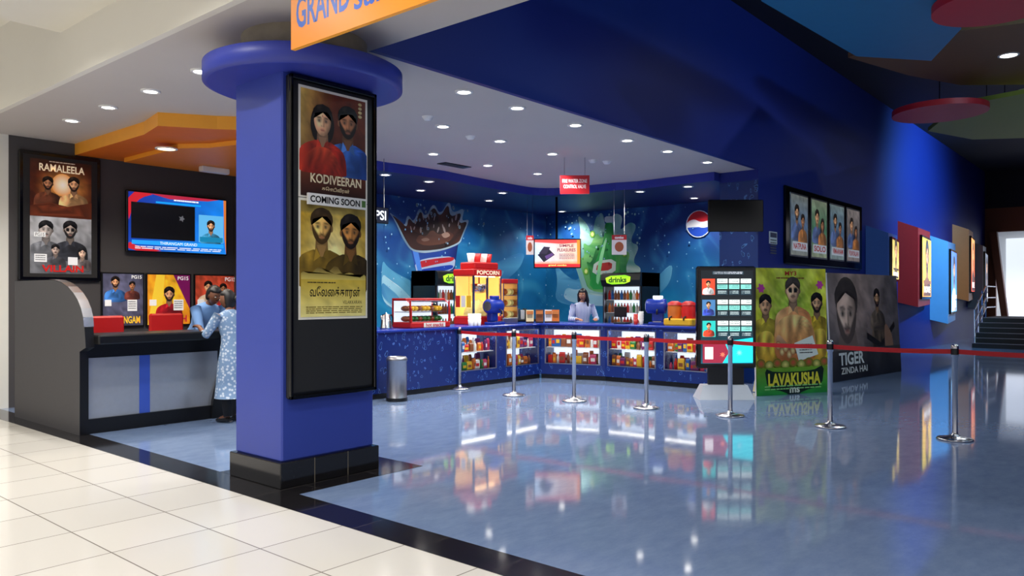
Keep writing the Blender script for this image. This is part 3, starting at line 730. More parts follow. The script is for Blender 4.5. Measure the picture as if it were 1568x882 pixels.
S(cN,[(920,452),(926,420),(936,396),(944,372),(946,346),(958,346),(959,374),(962,398),(962,424),(954,452)],vary((8,110,40),(60,190,84),.6),1)
S(cN,[(945,338),(959,338),(959,348),(945,348)],(220,226,222),1)
S(cN,[(929,408),(963,404),(962,428),(925,430)],(206,220,206),1); S(cN,[(934,412),(957,409),(956,422),(931,424)],(190,50,40),1); S(cN,[(931,440),(936,405),(946,372),(949,372),(941,410),(936,446)],(150,230,160),1)
for k,(u,v) in enumerate(((916,424),(976,396),(926,366),(974,432))):
    x,y=cN.at(u,v); cN.ell(x,y,1.3,1.5,(206,236,90),(80,170,40),seg=14); cN.ell(x,y,.7,.85,(235,245,150),seg=10)
for u,v,w,h in((905,322,8,6),(920,336,6,8),(957,322,7,6),(978,334,6,6),(892,356,5,5),(1000,372,5,5)):
    x,y=cN.at(u,v); cN.ell(x,y,w*.1,h*.1,(236,246,244),(120,190,190),seg=12)
for k in range(50):
    u=random.gauss(945,42); v=random.gauss(350,26); x,y=cN.at(u,v); r=random.uniform(.15,.5); cN.ell(x,y,r,r*1.2,(220,238,232),(100,180,170),seg=8)
x,y=cN.at(1093,350); r=abs(cN.at(1112,350)[0]-x)*.98
cN.ell(x,y,r*1.08,r*1.06,(225,235,245))
cN.ell(x,y,r,r,(225,30,44),a0=math.pi+.15,a1=2*math.pi-.15,seg=16)
cN.ell(x,y,r,r,(24,70,180),a0=.25,a1=math.pi-.25,seg=16)
cN.poly(chaikin([(x-r*.99,y-.2*r),(x-.4*r,y-.42*r),(x+.2*r,y-.1*r),(x+.97*r,y-.25*r),(x+r*.99,y+.25*r),(x+.3*r,y+.35*r),(x-.3*r,y+.12*r),(x-.98*r,y+.3*r)]),(245,245,248))
for k in range(120):
    xx=random.uniform(0,100); yy=random.uniform(1,cN.H*.66); r=random.uniform(.12,.4); cN.z=.06; cN.ell(xx,yy,r,r*1.2,(190,225,240),(40,125,180),seg=8)
b.build('wall_mural_splash')
b=MB(); o=atD(597,325,11.2)
b.box(o.x-.35,o.x+.12,o.y,o.y+.06,2.55,2.78,'black')
c=Canvas(b,(o.x-.34,o.y,2.77),(1,0,0),.45,.21,'lightbox'); c.bg(lambda a,t:(20,24,40),2,2); c.text('PEPSI',8,8,92,c.H-8,(240,245,255),.02)
for dx in(-.3,.06): b.tube([(o.x+dx,o.y+.03,2.78),(o.x+dx,o.y+.03,HC-.15)],.006,'steel',6)
b.build('hanging_light_sign')

# ---- equipment
def cooler(name,x0,x1,y0,y1,h,facing,label):
    if facing=='y': T=Matrix.Translation((x0,y0,0)); w,d=x1-x0,y1-y0
    else: T=Matrix.Translation((x0,y1,0))@Matrix.Rotation(-math.pi/2,4,'Z'); w,d=y1-y0,x1-x0
    b=MB(T)
    b.box(0,w,.06,d,0,.18,'black'); b.box(0,.05,0,d,.18,h,'black'); b.box(w-.05,w,0,d,.18,h,'black'); b.box(0,w,d-.05,d,.18,h,'black')
    b.box(.05,w-.05,d*.5,d*.5+.01,.2,h-.3,'cool_inside'); b.box(.05,w-.05,.0,d,.18,.22,'black')
    pr=[(0,h-.3),(-.05,h-.28),(-.09,h-.16),(-.06,h-.03),(0,h)]
    vs=[(0,y,z) for y,z in pr]+[(w,y,z) for y,z in pr]+[(0,d,h-.3),(0,d,h),(w,d,h-.3),(w,d,h)]
    b.add(vs,[(i,i+1,6+i-0,5+i) for i in range(4)]+[(0,1,2,3,4,11,10),(5,6,7,8,9,13,12),(4,9,13,11)],'black')
    c=Canvas(b,(w*.12,-.094,h-.05),(1,0,0),w*.66,.21,'lightbox'); c.poly(chaikin([(0,c.H*.1),(100,0),(96,c.H*.9),(8,c.H)],1),lambda x,y:mixc((240,250,60),(110,200,20),abs(y/c.H-.5)*2)); c.text(label,14,7,84,c.H-7,(20,70,20),.04)
    for z in(.22,.52,.82,1.12,1.4):
        b.box(.05,w-.05,.05,d*.5,z,z+.012,'white')
        x=.1
        while x<w-.08:
            k=['pack0','pack5','pack6','pack2','pack3','pack7'][random.randrange(6)]
            b.lathe([(.001,z+.012),(.032,z+.012),(.034,z+.14),(.014,z+.19),(.014,z+.22),(.001,z+.22)],k,(x,.12,0),10); x+=.078
    b.add([(.05,-.002,.2),(w-.05,-.002,.2),(w-.05,-.002,h-.3),(.05,-.002,h-.3)],[(0,1,2,3)],'clear_glass')
    for x in(.03,w-.05): b.box(x,x+.025,-.02,0,.2,h-.3,'steel_br')
    b.tube([(w-.09,-.04,.8),(w-.09,-.04,1.3)],.012,'steel',8)
    return b.build(name)
ya=YB-.78
xa=onY(680,470,ya).x
cooler('drink_cooler',xa,xa+.95,ya,YB-.09,2.0,'y','drinks')
xc=XB-.85
cooler('drink_cooler',xc,XB-.09,onX(1003,470,xc).y,onX(942,470,xc).y,2.0,'x','drinks')

def popcorn(name,x0,y0,w,d,h):
    b=MB(Matrix.Translation((x0,y0,HT)))
    b.bbox(0,w,0,d,0,.14,'redglow',.015); b.bbox(-.01,w+.01,-.01,d+.01,h-.22,h-.1,'red',.015)
    b.box(.03,w-.03,d-.03,d-.01,.14,h-.22,'warm_inside'); b.box(w-.03,w-.01,.03,d-.03,.14,h-.22,'warm_inside')
    for x in(0,w*.5-.015,w-.03):
        for y in(0,d-.03): b.box(x,x+.03,y,y+.03,.14,h-.22,'steel')
    b.box(.04,w-.04,.04,d-.04,.14,.15,'steel')
    b.ball((w*.5,d*.5,.16),(w*.42,d*.4,.26),'popcorn',24,12,lambda q:Vector((1,1,max(0,1+.25*noise.noise(q*6)) if q.z>0 else 0)))
    b.lathe([(.05,h-.52),(.13,h-.5),(.15,h-.36),(.13,h-.35)],'steel',(w*.55,d*.5,0),20); b.tube([(w*.55,d*.5,h-.36),(w*.55,d*.5,h-.22)],.012,'steel')
    b.box(.1,w-.1,.06,.1,h-.235,h-.22,'lamp_warm')
    b.add([(.03,0,.14),(w-.03,0,.14),(w-.03,0,h-.22),(.03,0,h-.22)],[(0,1,2,3)],'clear_glass'); b.add([(0,.03,.14),(0,d-.03,.14),(0,d-.03,h-.22),(0,.03,h-.22)],[(0,1,2,3)],'clear_glass')
    b.bbox(.05,w-.05,.02,d-.1,h-.1,h+.02,'red',.02)
    c=Canvas(b,(.03,-.012,h-.11),(1,0,0),w-.06,.1,'print_glow'); c.rect(0,0,100,c.H,(170,30,26)); c.text('POPCORN',6,2,94,c.H-2,(250,235,200),.03)
    for x in(.2,.36,.52,.64):
        b.lathe([(.05,h+.02),(.075,h+.18),(.07,h+.18),(.045,h+.03)],'pack6' if x in(.2,.52) else 'redglow',(x,.25,0),12)
    for k in range(3): b.box(-.006,0,.06+k*.13,.16+k*.13,.3,.5,['pack1','pack6','pack0'][k])
    return b.build(name)
xp=onY(740,470,9.02).x
popcorn('popcorn_machine',xp,9.02,.72,.48,1.06)
b=MB(Matrix.Translation((xp+.80,9.05,HT)))
b.bbox(0,.42,0,.42,0,.1,'steel_br',.01); b.bbox(0,.42,0,.42,.72,.8,'red',.01); b.box(0,.42,.40,.42,.1,.72,'warm_inside')
for x in(0,.395): b.box(x,x+.025,0,.42,.1,.72,'steel')
for z in(.3,.5): b.box(.02,.40,.02,.4,z,z+.01,'steel')
for z in(.1,.31,.51):
    for i in range(4): b.ball((.06+i*.1,.2,z+.06),(.045,.08,.06),['popcorn','pack1','pack3','popcorn'][i],10,6)
b.build('food_warmer')
xh=onY(641,500,8.8).x; xh2=onY(703,500,8.8).x; w=xh2-xh
b=MB(Matrix.Translation((xh,8.78,HT)))
b.bbox(0,w,0,.45,0,.09,'red',.015); b.bbox(0,w,.12,.45,.42,.46,'red',.01)
c=Canvas(b,(.05,-.002,.08),(1,0,0),w-.1,.07); c.rect(28,0,90,c.H,(240,235,220)); c.text('hot snacks',34,.6,84,c.H-.6,(200,30,30),.03)
pr=[(0,.09),(.005,.3),(.04,.38),(.12,.43)]
b.add([(0.02,y,z) for y,z in pr]+[(w-.02,y,z) for y,z in pr],[(i,i+1,5+i,4+i) for i in range(3)],'clear_glass',True)
for x in(0,w-.025):
    b.add([(x,y,z) for y,z in pr]+[(x,.45,.43),(x,.45,.09)]+[(x+.025,y,z) for y,z in pr]+[(x+.025,.45,.43),(x+.025,.45,.09)],[(0,1,7,6),(1,2,8,7),(2,3,9,8),(3,4,10,9)],'red')
for x in(0,w-.02):
    for y in(.02,.42): b.box(x,x+.02,y,y+.02,.09,.42,'red')
b.box(.02,w-.02,.43,.45,.09,.42,'cool_inside'); b.box(.03,w-.03,.08,.42,.24,.25,'steel')
for i in range(9):
    for z,k in((.09,'pack5'),(.25,'pack1')): b.ball((.08+i*(w-.16)/8,.22,z+.05),(.045,.1,.045),k if i%3 else 'pack7',10,6)
b.build('hot_food_display_case')
b=MB(Matrix.Translation((onY(603,500,8.95).x,8.95,HT)))
b.lathe([(.001,0),(.09,0),(.09,.02),(.085,.03),(.065,.2),(.05,.22),(.012,.225),(.012,.25),(.001,.25)],'steel',seg=24)
b.tube([(.06,0,.2),(.11,0,.21),(.135,0,.16),(.12,0,.06),(.085,0,.05)],.012,'black',8); b.tube([(-.06,0,.15),(-.1,0,.2)],[.025,.012],'steel',8); b.build('electric_kettle')
def dispenser(p,yaw,white=False):
    b=MB(Matrix.Translation(p)@Matrix.Rotation(yaw,4,'Z'))
    b.bbox(-.15,.15,-.13,.11,0,.05,'blue_plastic',.01); b.bbox(-.1,.1,-.02,.10,.05,.22,'blue_plastic',.02)
    b.lathe([(.001,-.2),(.10,-.2),(.125,-.17),(.13,.1),(.12,.14),(.001,.16)],'blue_plastic',(0,-.0,.32),28,'x')
    b.lathe([(.08,-.205),(.08,-.2),(.001,-.2)],'cool_inside' if white else 'steel',(0,0,.32),24,'x')
    b.lathe([(.08,.0),(.09,.05),(.08,.07),(.001,.07)],'cool_inside' if white else 'blue_plastic',(0,0,.43),20)
    b.tube([(0,-.11,.26),(0,-.16,.24),(0,-.16,.18)],.016,'black',8); b.box(-.07,.07,-.13,-.06,.05,.065,'steel'); return b.build('drink_dispenser')
pd=onY(773,500,8.85); dispenser((pd.x,8.86,HT),.1)
pd=onX(1028,500,XR+.3); dispenser((XR+.3,pd.y,HT),-math.pi/2+.4,True)
pd=onX(1066,500,XR+.3)
b=MB(Matrix.Translation((XR+.3,pd.y,HT))@Matrix.Rotation(-math.pi/2,4,'Z'))
b.bbox(-.26,.26,-.18,.2,0,.12,'pack1',.02); 
for x in(-.14,.12):
    b.lathe([(.11,.12),(.12,.2),(.12,.30),(.11,.34)],'pack3' if x<0 else 'redglow',(x,0,0),20); b.lathe([(.125,.34),(.11,.38),(.05,.41),(.001,.41)],'red',(x,0,0),20); b.tube([(x,-.12,.15),(x,-.18,.13),(x,-.18,.09)],.015,'black',8)
b.build('slush_machine')
for u,v_ in((972,500),(1002,500)):
    pd=onX(u,500,XR+.34); b=MB(Matrix.Translation((XR+.34,pd.y,HT))@Matrix.Rotation(math.pi/2,4,'Z'))
    if u==972:
        b.bbox(-.12,.12,-.1,.1,0,.03,'blackmatte',.008); b.tube([(0,.02,.03),(0,.05,.16)],.018,'blackmatte'); b.bbox(-.13,.13,.04,.065,.12,.31,'black',.008); b.build('cash_register')
    else:
        for j in range(4): b.lathe([(.03,j*.045),(.042,.09+j*.045),(.038,.09+j*.045)],'pack6',(0,0,0),14)
        for j in range(3): b.lathe([(.03,j*.045),(.042,.09+j*.045),(.038,.09+j*.045)],'pack0',(.1,0.02,0),14)
        b.build('paper_cup_stack')
b=MB()
for i in range(5):
    x=onY(735+i*3.0,500,8.84).x
    for k in range(3): b.lathe([(.028,HT+k*.05),(.04,HT+.1+k*.05),(.036,HT+.1+k*.05)],'white',(x,8.82+.07*(i%2),0),12)
b.build('paper_cup_stack')
b=MB()
for i,(u,kk) in enumerate(((828,'cream'),(843,'pack7'),(857,'white'),(868,'pack3'))):
    p=onY(u,500,8.9) if u<840 else atD(u,500,14.25); T=Matrix.Translation((p.x,p.y,HT))@Matrix.Rotation(A-math.pi/2,4,'Z'); b.M=T
    b.bbox(-.07,.07,-.05,.05,0,.03,'dark_wood',.005); b.add([(-.07,-.02,.03),(.07,-.02,.03),(.07,.02,.24),(-.07,.02,.24),(-.07,-.01,.03),(.07,-.01,.03),(.07,.03,.24),(-.07,.03,.24)],[(0,1,2,3),(4,5,6,7),(0,1,5,4),(3,2,6,7),(0,3,7,4),(1,2,6,5)],kk)
    c=Canvas(b,(-.06,.014,.23),(1,0,0),.12,.17); c.up=Vector((0,.19,1)).normalized(); c.z=.006; c.rect(0,8,100,60,(200,120,60)); c.lines(8,66,92,120,4,(80,40,20))
b.M=Matrix.Identity(4)
b.build('counter_menu_cards')

p=onZ(620,626,0)
b=MB(); b.lathe([(.001,0),(.145,0),(.15,.02),(.15,.05),(.143,.06),(.143,.56),(.15,.565),(.15,.6),(.13,.63),(.12,.63),(.12,.56),(.001,.55)],'steel_br',(p.x,p.y,0),36)
b.lathe([(.1515,.0),(.1515,.05)],'black',(p.x,p.y,0),36); b.lathe([(.119,.59),(.001,.6)],'black',(p.x,p.y,0),24); b.build('trash_bin')

def p_menu(c):
    H=c.H
    c.bg(lambda a,t:mixc(mixc((190,215,245),(240,190,170),min(1,a*1.3)),(250,110,50),max(0,abs(t-.45)-.3)*5),12,8,nz=.1)
    c.poly([(0,0),(100,0),(100,6),(60,9),(0,5)],(236,70,70)); c.poly([(93,0),(100,0),(100,H),(94,H)],(245,140,50))
    c.poly([(6,H*.55),(30,H*.32),(44,H*.55),(20,H*.82)],(22,18,40)); c.poly([(9,H*.5),(20,H*.25),(34,H*.27),(26,H*.52)],(44,36,60)); c.poly([(22,H*.6),(38,H*.48),(42,H*.55),(26,H*.72)],(90,60,120))
    c.text('SIMPLE',54,10,86,16,(110,30,60),.02); c.text('PLEASURES',50,19,90,26,(110,30,60),.02); c.lines(54,31,88,44,4,(90,60,90)); c.rect(0,H-7,100,H,(200,30,40)); c.text('grand combo',30,H-6,70,H-1.5,(250,230,120),.03)
rv=Vector((SI,-CO,0)); o=atD(834,373,15.6)
b,c=tv(o,rv,74/F*15.6,46/F*15.6,p_menu,.06,'lightbox')
mid=o+rv*(36/F*15.6)+Vector((CO,SI,0))*.08
b.tube([(mid.x,mid.y,o.z-.1),(mid.x,mid.y,HC-.15)],.025,'black',10); b.build('hanging_menu_screen')
def card(name,u0,u1,v0,v1,d,paint,top,th=.02):
    o=atD(u0,v0,d); w=(u1-u0)/F*d; h=(v1-v0)/F*d; b=MB()
    n=Vector((CO,SI,0)); T=Matrix(((rv.x,n.x,0,o.x),(rv.y,n.y,0,o.y),(0,0,1,o.z),(0,0,0,1))); b.M=T; b.bbox(0,w,0,th,-h,0,'white',.004)
    for x in(w*.15,w*.85): b.tube([(x,th/2,0),(x,th/2,top-o.z)],.004,'steel_br',6)
    b.M=Matrix.Identity(4); c=Canvas(b,o,rv,w,h,'print'); paint(c); b.build(name)
def p_fire(c): c.rect(0,0,100,c.H,(196,34,46)); c.text('FIRE WATER ZONE',8,c.H*.2,92,c.H*.4,(245,240,240),.02); c.text('CONTROL VALVE',12,c.H*.5,88,c.H*.7,(245,240,240),.02)
card('hanging_safety_sign',875,921,274,303,12.0,p_fire,HC)
def p_ad(c): c.rect(0,0,100,c.H,(235,225,225)); c.rect(0,0,100,c.H*.25,(190,40,50)); c.ell(50,c.H*.6,30,c.H*.25,(170,90,60)); c.text('combo',20,c.H*.06,80,c.H*.2,(255,255,255),.03)
card('hanging_promo_card',822,834,368,398,15.5,p_ad,HC-.15); card('hanging_promo_card',956,979,367,398,14.5,p_ad,HC-.15)

o=atD(1107,312,12.0); b,c=tv(o,Vector((SI,-CO,0)),86/F*12,50/F*12,lambda c:c.rect(0,0,100,c.H,(14,16,20),'black_gloss'),.06)
m=atD(1165,335,12.06); b.tube([(m.x,m.y,m.z),(XC-.01,Y1+.15,m.z)],.03,'black',8); b.bbox(XC-.03,XC-.004,Y1+.03,Y1+.28,m.z-.12,m.z+.12,'black',.005); b.build('wall_display')

# ================================================================= KIOSK
kd=11.25; o=atD(1089,416,kd); w=93/F*kd
n=Vector((CO,SI,0)).normalized()
b=MB(); T=Matrix(((rv.x,n.x,0,o.x),(rv.y,n.y,0,o.y),(0,0,1,0),(0,0,0,1))); b.M=T
b.bbox(0,w,0,.12,.44,o.z,'black_gloss',.03)
b.bbox(.012,w-.012,-.006,.0,.455,o.z-.015,'blackmatte',.004); b.bbox(.025,w-.025,-.01,-.005,.47,o.z-.03,'black_gloss',.003)
b.box(w*.2,w*.8,.03,.1,.1,.44,'black'); 
b.add([(-.0,-.16,0),(w*.92,-.16,0),(w*.92,.26,0),(0,.26,0),(.08,-.03,.2),(w*.84,-.03,.2),(w*.84,.16,.2),(.08,.16,.2)],[(0,1,2,3),(4,5,6,7),(0,1,5,4),(1,2,6,5),(2,3,7,6),(3,0,4,7)],'silver_paint')
b.M=Matrix.Identity(4)
c=Canvas(b,o+rv*.055-n*.011-Vector((0,0,.06)),rv,w-.11,o.z-.06-.51,'lightbox'); H=c.H
c.bg(lambda a,t:mixc((14,20,24),(14,90,110),max(0,t-.5)*1.8),4,8)
c.rect(22,2,82,8,(40,60,70)); c.lines(24,3,80,8,2,(230,230,240))
for i in range(3):
    y=H*(.09+i*.225); hh_=H*.2
    c.rect(2,y,27,y+hh_*.86,[(220,70,40),(70,120,170),(40,190,180)][i]); c.bust(14,y+H*.055,4.5,SK,HR,[(235,235,235),(60,80,190),(230,70,40)][i])
    for q_ in range(3):
        x=31+q_*22.5
        for r in range(3):
            c.rect(x,y+r*hh_*.31,x+20,y+r*hh_*.31+hh_*.24,[(236,244,240),(130,210,200),(40,60,70)][r]); c.lines(x+1.5,y+r*hh_*.31+1,x+18.5,y+r*hh_*.31+hh_*.21,2,(20,70,70) if r<2 else (220,240,240))
c.poly([(30,H*.8),(60,H*.75),(98,H*.72),(98,H*.985),(36,H*.99),(50,H*.88)],(30,225,240)); c.poly([(2,H*.79),(44,H*.77),(52,H*.88),(40,H*.99),(2,H*.99)],(150,34,60)); c.rect(6,H*.82,22,H*.95,(245,225,225)); c.splash(40,H*.9,3,7,(250,120,90),7); c.splash(72,H*.88,5,10,(150,245,250),9,c2=(30,190,220))
b.build('ticket_kiosk')

# ================================================================= STANDEES
def standee(name,pa,pb,h,paint,lean=.0):
    pa=Vector(pa);pb=Vector(pb); ux=(pb-pa).normalized(); w=(pb-pa).length; nn=ux.cross(Vector((0,0,1)))
    up=(Vector((0,0,1))-nn*lean).normalized(); b=MB(); bk=-nn
    T=Matrix(((ux.x,bk.x,up.x,pa.x),(ux.y,bk.y,up.y,pa.y),(ux.z,bk.z,up.z,.0),(0,0,0,1))); b.M=T
    b.box(0,w,0,.03,0.0,h,'white')
    for x in(w*.2,w*.8): b.add([(x,.03,.01),(x,.42,.01),(x,.03,h*.7),(x+.015,.03,.01),(x+.015,.42,.01),(x+.015,.03,h*.7)],[(0,1,2),(3,4,5),(0,1,4,3),(1,2,5,4)],'cream')
    b.M=Matrix.Identity(4); c=Canvas(b,pa+up*h,ux,w,h,'print',up=up,step=.0003); paint(c); b.build(name)
def p_lava(c):
    H=c.H; s=H/156
    def bgf(a,t):
        k=mixc((90,160,60),(224,204,50),min(1,math.hypot((a-.5)*1.1,t-.35)*1.0+.35))
        an=math.atan2(t*H-45,(a-.5)*100); k=mixc(k,(244,236,110),.4 if math.sin(an*12)>.2 else 0)
        return mixc(k,(60,150,50),max(0,t-.72)*3.2)
    c.bg(bgf,32,38,nz=.25)
    c.text('MY3',42,3,58,8,(180,40,30),.02); c.lines(30,10,70,13,1,(120,60,20))
    c.splash(9,22,4,7,(200,60,150),6); c.splash(91,18,4,7,(200,60,150),6)
    c.bust(86,44*s,8.5,SK,HR,(226,180,50),beard=True); c.bust(14,46*s,8.5,SK,HR,(232,196,60))
    fold=lambda a_,b_,sd:(lambda x,y:scl(mixc(a_,b_,(y-47)/55),1+.6*noise.noise(Vector((x*.14,y*.05,sd)))))
    c.patch(chaikin([(1,102),(1,74),(12,67),(24,70),(34,102)]),fold((240,206,90),(190,140,40),1),6); c.patch(chaikin([(66,102),(76,71),(88,66),(99,68),(99,102)]),fold((236,200,84),(186,136,40),2),6)
    c.bust(52,28*s,10.5,(206,156,120),(70,58,50),(236,170,110),beard=False,glass=True,shirt2=(204,120,70))
    c.patch(chaikin([(26,104),(24,68),(34,55),(50,50),(70,53),(82,68),(84,104)]),fold((240,184,116),(190,104,52),3),7)
    c.patch(chaikin([(30,70),(44,84),(60,86),(58,94),(40,92),(26,80)]),lambda x,y:scl((196,142,104),1.1-.03*(y-76)),3)
    for k in range(11): c.ell(30+k*5.0,84+((k*7)%11),4.0,5.0,(250,222,150),(170,96,54),seg=12)
    c.poly([(52,82),(78,74),(86,95),(58,102)],(240,236,220)); c.lines(59,83,78,95,4,(60,50,40))
    for k in range(9): c.ell(6+k*11,103+2*(k%2),6,5,(240,220,120) if k%2 else (214,80,60),(110,120,30),seg=12)
    c.bg(lambda a,t:mixc((120,160,40),(40,150,60),t),8,5,0,108,100,H)
    c.poly(chaikin([(10,108),(24,113),(76,113),(94,106),(90,130),(64,134),(50,142),(36,134),(14,130)],1),(20,40,24)); c.text('LAVAKUSHA',15,114,88,128,(236,220,60),.04); c.text('ms',44,130,58,136,(240,240,220),.03)
    c.lines(10,H-10,90,H-4,2,(150,210,120))
pa=onZ(1182,619,0); pb=onZ(1294,612,0)
standee('movie_standee',pa,pb,1.92,p_lava,.03)
def p_tiger(c):
    H=c.H
    c.bg(lambda a,t:mixc(mixc((170,138,126),(100,88,88),abs(a-.35)*1.6+t*.3),(46,44,48),max(0,t-.5)*1.6),16,14,nz=.3)
    c.ell(24,16,15,14,(70,58,52)); c.poly([(14,34),(34,34),(38,48),(8,48)],(120,98,88)); c.face(23,25,13,17,(190,154,136),(84,68,62),beard=True,n=26)
    c.patch(chaikin([(9,20),(8,10),(20,3),(36,6),(39,18),(33,12),(22,10),(14,13)],1),lambda x,y:scl((66,54,50),1+.5*noise.noise(Vector((x*.4,y*.2,1)))),3)
    c.patch(chaikin([(58,28),(78,26),(82,48),(76,H-2),(62,H-2),(58,48)]),lambda x,y:scl((106,84,68),1+.7*noise.noise(Vector((x*.3,y*.12,6)))-.006*y),6)
    c.bust(67,15,4.4,SK,HR,(120,98,82),beard=True)
    c.poly([(50,36),(70,43),(92,30),(93,33.5),(70,47),(50,40)],(34,28,26)); c.patch(chaikin([(76,28),(90,40),(86,58),(76,52)]),lambda x,y:(150,108,86),2)
    c.bg(lambda a,t:mixc((64,58,58),(32,30,34),t),14,5,0,H*.72,100,H,nz=.4)
    c.text('TIGER',10,H*.74,44,H*.86,(226,222,214),.03); c.text('ZINDA HAI',12,H*.88,48,H*.94,(220,214,206),.02)
pa=onZ(1300,598,0); pb=onZ(1408,580,0); standee('movie_standee',pa,pb,1.90,p_tiger,.05)

# ================================================================= RIGHT WALL POSTERS
Yw=Y1-.05
pa=onY(1228,289,Yw); pb=onY(1347,322,Yw); zt=pa.z; zb2=onY(1235,412,Yw).z
b=MB(); b.bbox(pa.x,pb.x,Yw,Y1-.001,zb2,zt,'black_gloss',.012)
n_=4; g_=.22; w=(pb.x-pa.x-g_*(n_+1))/n_
th=[((110,140,180),(190,180,150)),((90,150,110),(215,205,170)),((100,140,180),(195,205,185)),((130,120,120),(205,185,175))]
for i in range(4):
    x=pa.x+g_+i*(w+g_)
    c=Canvas(b,(x,Yw,zt-.13),(1,0,0),w,zt-zb2-.3,'print_glow'); H=c.H  # glow added to brighten these prints, no lamp behind them
    b.bbox(x-.03,x+w+.03,Yw-.006,Yw,zb2+.14,zt-.10,'steel_br',.003); c.z=.008
    c.bg(lambda a,t,i=i:mixc(scl(th[i][0],.8),scl(th[i][1],.8),abs(t-.5)*1.5),6,8,nz=.3)
    c.bust(34,H*.3,13,SK,HR,(90,110,160),beard=i%2==0); c.bust(68,H*.42,11,SKD,HR,(190,120,60),fem=i%2==1); c.rect(6,H*.78,94,H*.93,(190,196,204)); c.text(['NATPUNA','SOLO','VIMAANAM','PUNYALAN'][i],12,H*.8,88,H*.9,(160,30,30),.03)
b.build('framed_poster_row')
p=onY(1202,361,Y1-.01); q2=onY(1214,382,Y1-.01)
b=MB(); b.bbox(p.x,q2.x,Y1-.015,Y1-.001,q2.z,p.z,'white',.004); c=Canvas(b,(p.x,Y1-.015,p.z),(1,0,0),q2.x-p.x,p.z-q2.z); c.rect(8,6,92,30,(60,60,90)); c.lines(10,40,90,120,6,(90,90,90)); b.build('wall_notice')

def lightbox(ua,ub,vt,vb,frame,theme,name='poster_lightbox'):
    P0=onY(ua,vt,Y1-.02); P1=onY(ub,vb,Y1-.02); x0,x1=P0.x,P1.x; z1=P0.z; z0=EYE-(vb-HOR)/F*( (x1*CO+Y1*SI))
    prj=.42; b=MB()
    dz=.12
    pts=[(x0,Y1-.001,z0+dz),(x0,Y1-.001,z1),(x0+.25,Y1-prj,z1-dz*1.5),(x0+.25,Y1-prj,z0),(x1,Y1-.001,z0+dz*.4),(x1,Y1-.001,z1-dz),(x1-.1,Y1-.16,z1-dz),(x1-.1,Y1-.16,z0+dz*.4)]
    b.add(pts,[(0,1,2,3),(3,2,6,7),(7,6,5,4),(1,5,6,2),(0,4,7,3)],frame)
    a=Vector(pts[2]);d=Vector(pts[6]); ux=Vector((d.x-a.x,d.y-a.y,0)); L=ux.length; ux.normalize(); w=L*.72; hh=(z1-z0)*.70
    o=Vector((a.x,a.y,0))+ux*(L*.14); o.z=z1-dz*1.5-(z1-z0)*.10
    nn=ux.cross(Vector((0,0,1)))
    T=Matrix(((ux.x,-nn.x,0,o.x),(ux.y,-nn.y,0,o.y),(0,0,1,o.z),(0,0,0,1))); b.M=T; b.bbox(-.06,w+.06,-.06,.05,-hh-.06,.06,'black_gloss',.01); b.M=Matrix.Identity(4)
    c=Canvas(b,o+nn*.062,ux,w,hh,'lightbox_bright'); H=c.H
    c.bg(lambda s,t:mixc(theme[0],theme[1],t),4,6,nz=.3); c.bust(50,H*.32,18,SK,HR,theme[2],beard=True); c.rect(8,H*.72,92,H*.78,theme[2]); c.text('MOVIE',15,H*.82,85,H*.93,(250,250,250),.03)
    b.build(name)
M('frame_blue',(50,100,190),.45); M('frame_red',(200,34,44),.45); M('frame_sky',(100,160,220),.45); M('frame_orange',(224,120,60),.45); M('frame_grey',(110,112,124),.5)
lightbox(1354,1394,352,442,'frame_blue',((170,150,70),(240,210,120),(60,50,30)))
lightbox(1404,1446,345,478,'frame_red',((250,220,80),(240,170,40),(120,70,20)))
lightbox(1454,1486,368,502,'frame_sky',((60,110,230),(40,160,240),(230,240,255)))
lightbox(1489,1514,350,470,'frame_orange',((240,150,70),(220,70,40),(60,30,20)))
lightbox(1513,1535,376,484,'frame_grey',((90,96,110),(60,66,80),(120,120,130)))
b=MB(); b.box(38.9,38.99,3.4,4.6,1.2,2.9,'black'); c=Canvas(b,(38.9,4.55,2.85),(0,-1,0),1.1,1.6,'lightbox'); c.bg(lambda a,t:mixc((240,240,250),(90,120,200),t),4,4); c.bust(50,60,20,SK,HR,(80,90,140)); b.build('corridor_advert_poster')

# ================================================================= STANCHIONS
posts=[(718,608),(803,618),(897,627),(1010,638),(1141,650),(1297,667),(1492,687)]
SP=[onZ(u,v,0) for u,v in posts]; SP.append(Vector((9.12,.45,0)))
for p in SP:
    b=MB(); b.lathe([(.001,0),(.17,0),(.175,.008),(.165,.02),(.08,.035),(.035,.05),(.028,.08),(.028,.86),(.036,.865),(.036,.97),(.032,.985),(.015,.995),(.001,.995)],'steel',(p.x,p.y,0),28)
    b.lathe([(.0375,.885),(.0375,.95)],'black',(p.x,p.y,0),20); b.build('barrier_stanchion')
b=MB()
for p,q in zip(SP[:-1],SP[1:]):
    d=(q-p).normalized(); a=p+d*.037; e=q-d*.037; nrm=Vector((-d.y,d.x,0))*.0015; N=8
    top=[];bot=[]
    for i in range(N+1):
        t=i/N; k=a+(e-a)*t; sg=-.012*4*t*(1-t); top.append(k+Vector((0,0,.942+sg))); bot.append(k+Vector((0,0,.893+sg)))
    vs=[tuple(v+nrm) for v in top+bot]+[tuple(v-nrm) for v in top+bot]; m=N+1
    fs=[(i,i+1,m+i+1,m+i) for i in range(N)]+[(2*m+i,2*m+i+1,3*m+i+1,3*m+i) for i in range(N)]+[(i,i+1,2*m+i+1,2*m+i) for i in range(N)]+[(m+i,m+i+1,3*m+i+1,3*m+i) for i in range(N)]
    b.add(vs,fs,'red_belt')
b.build('barrier_belt')

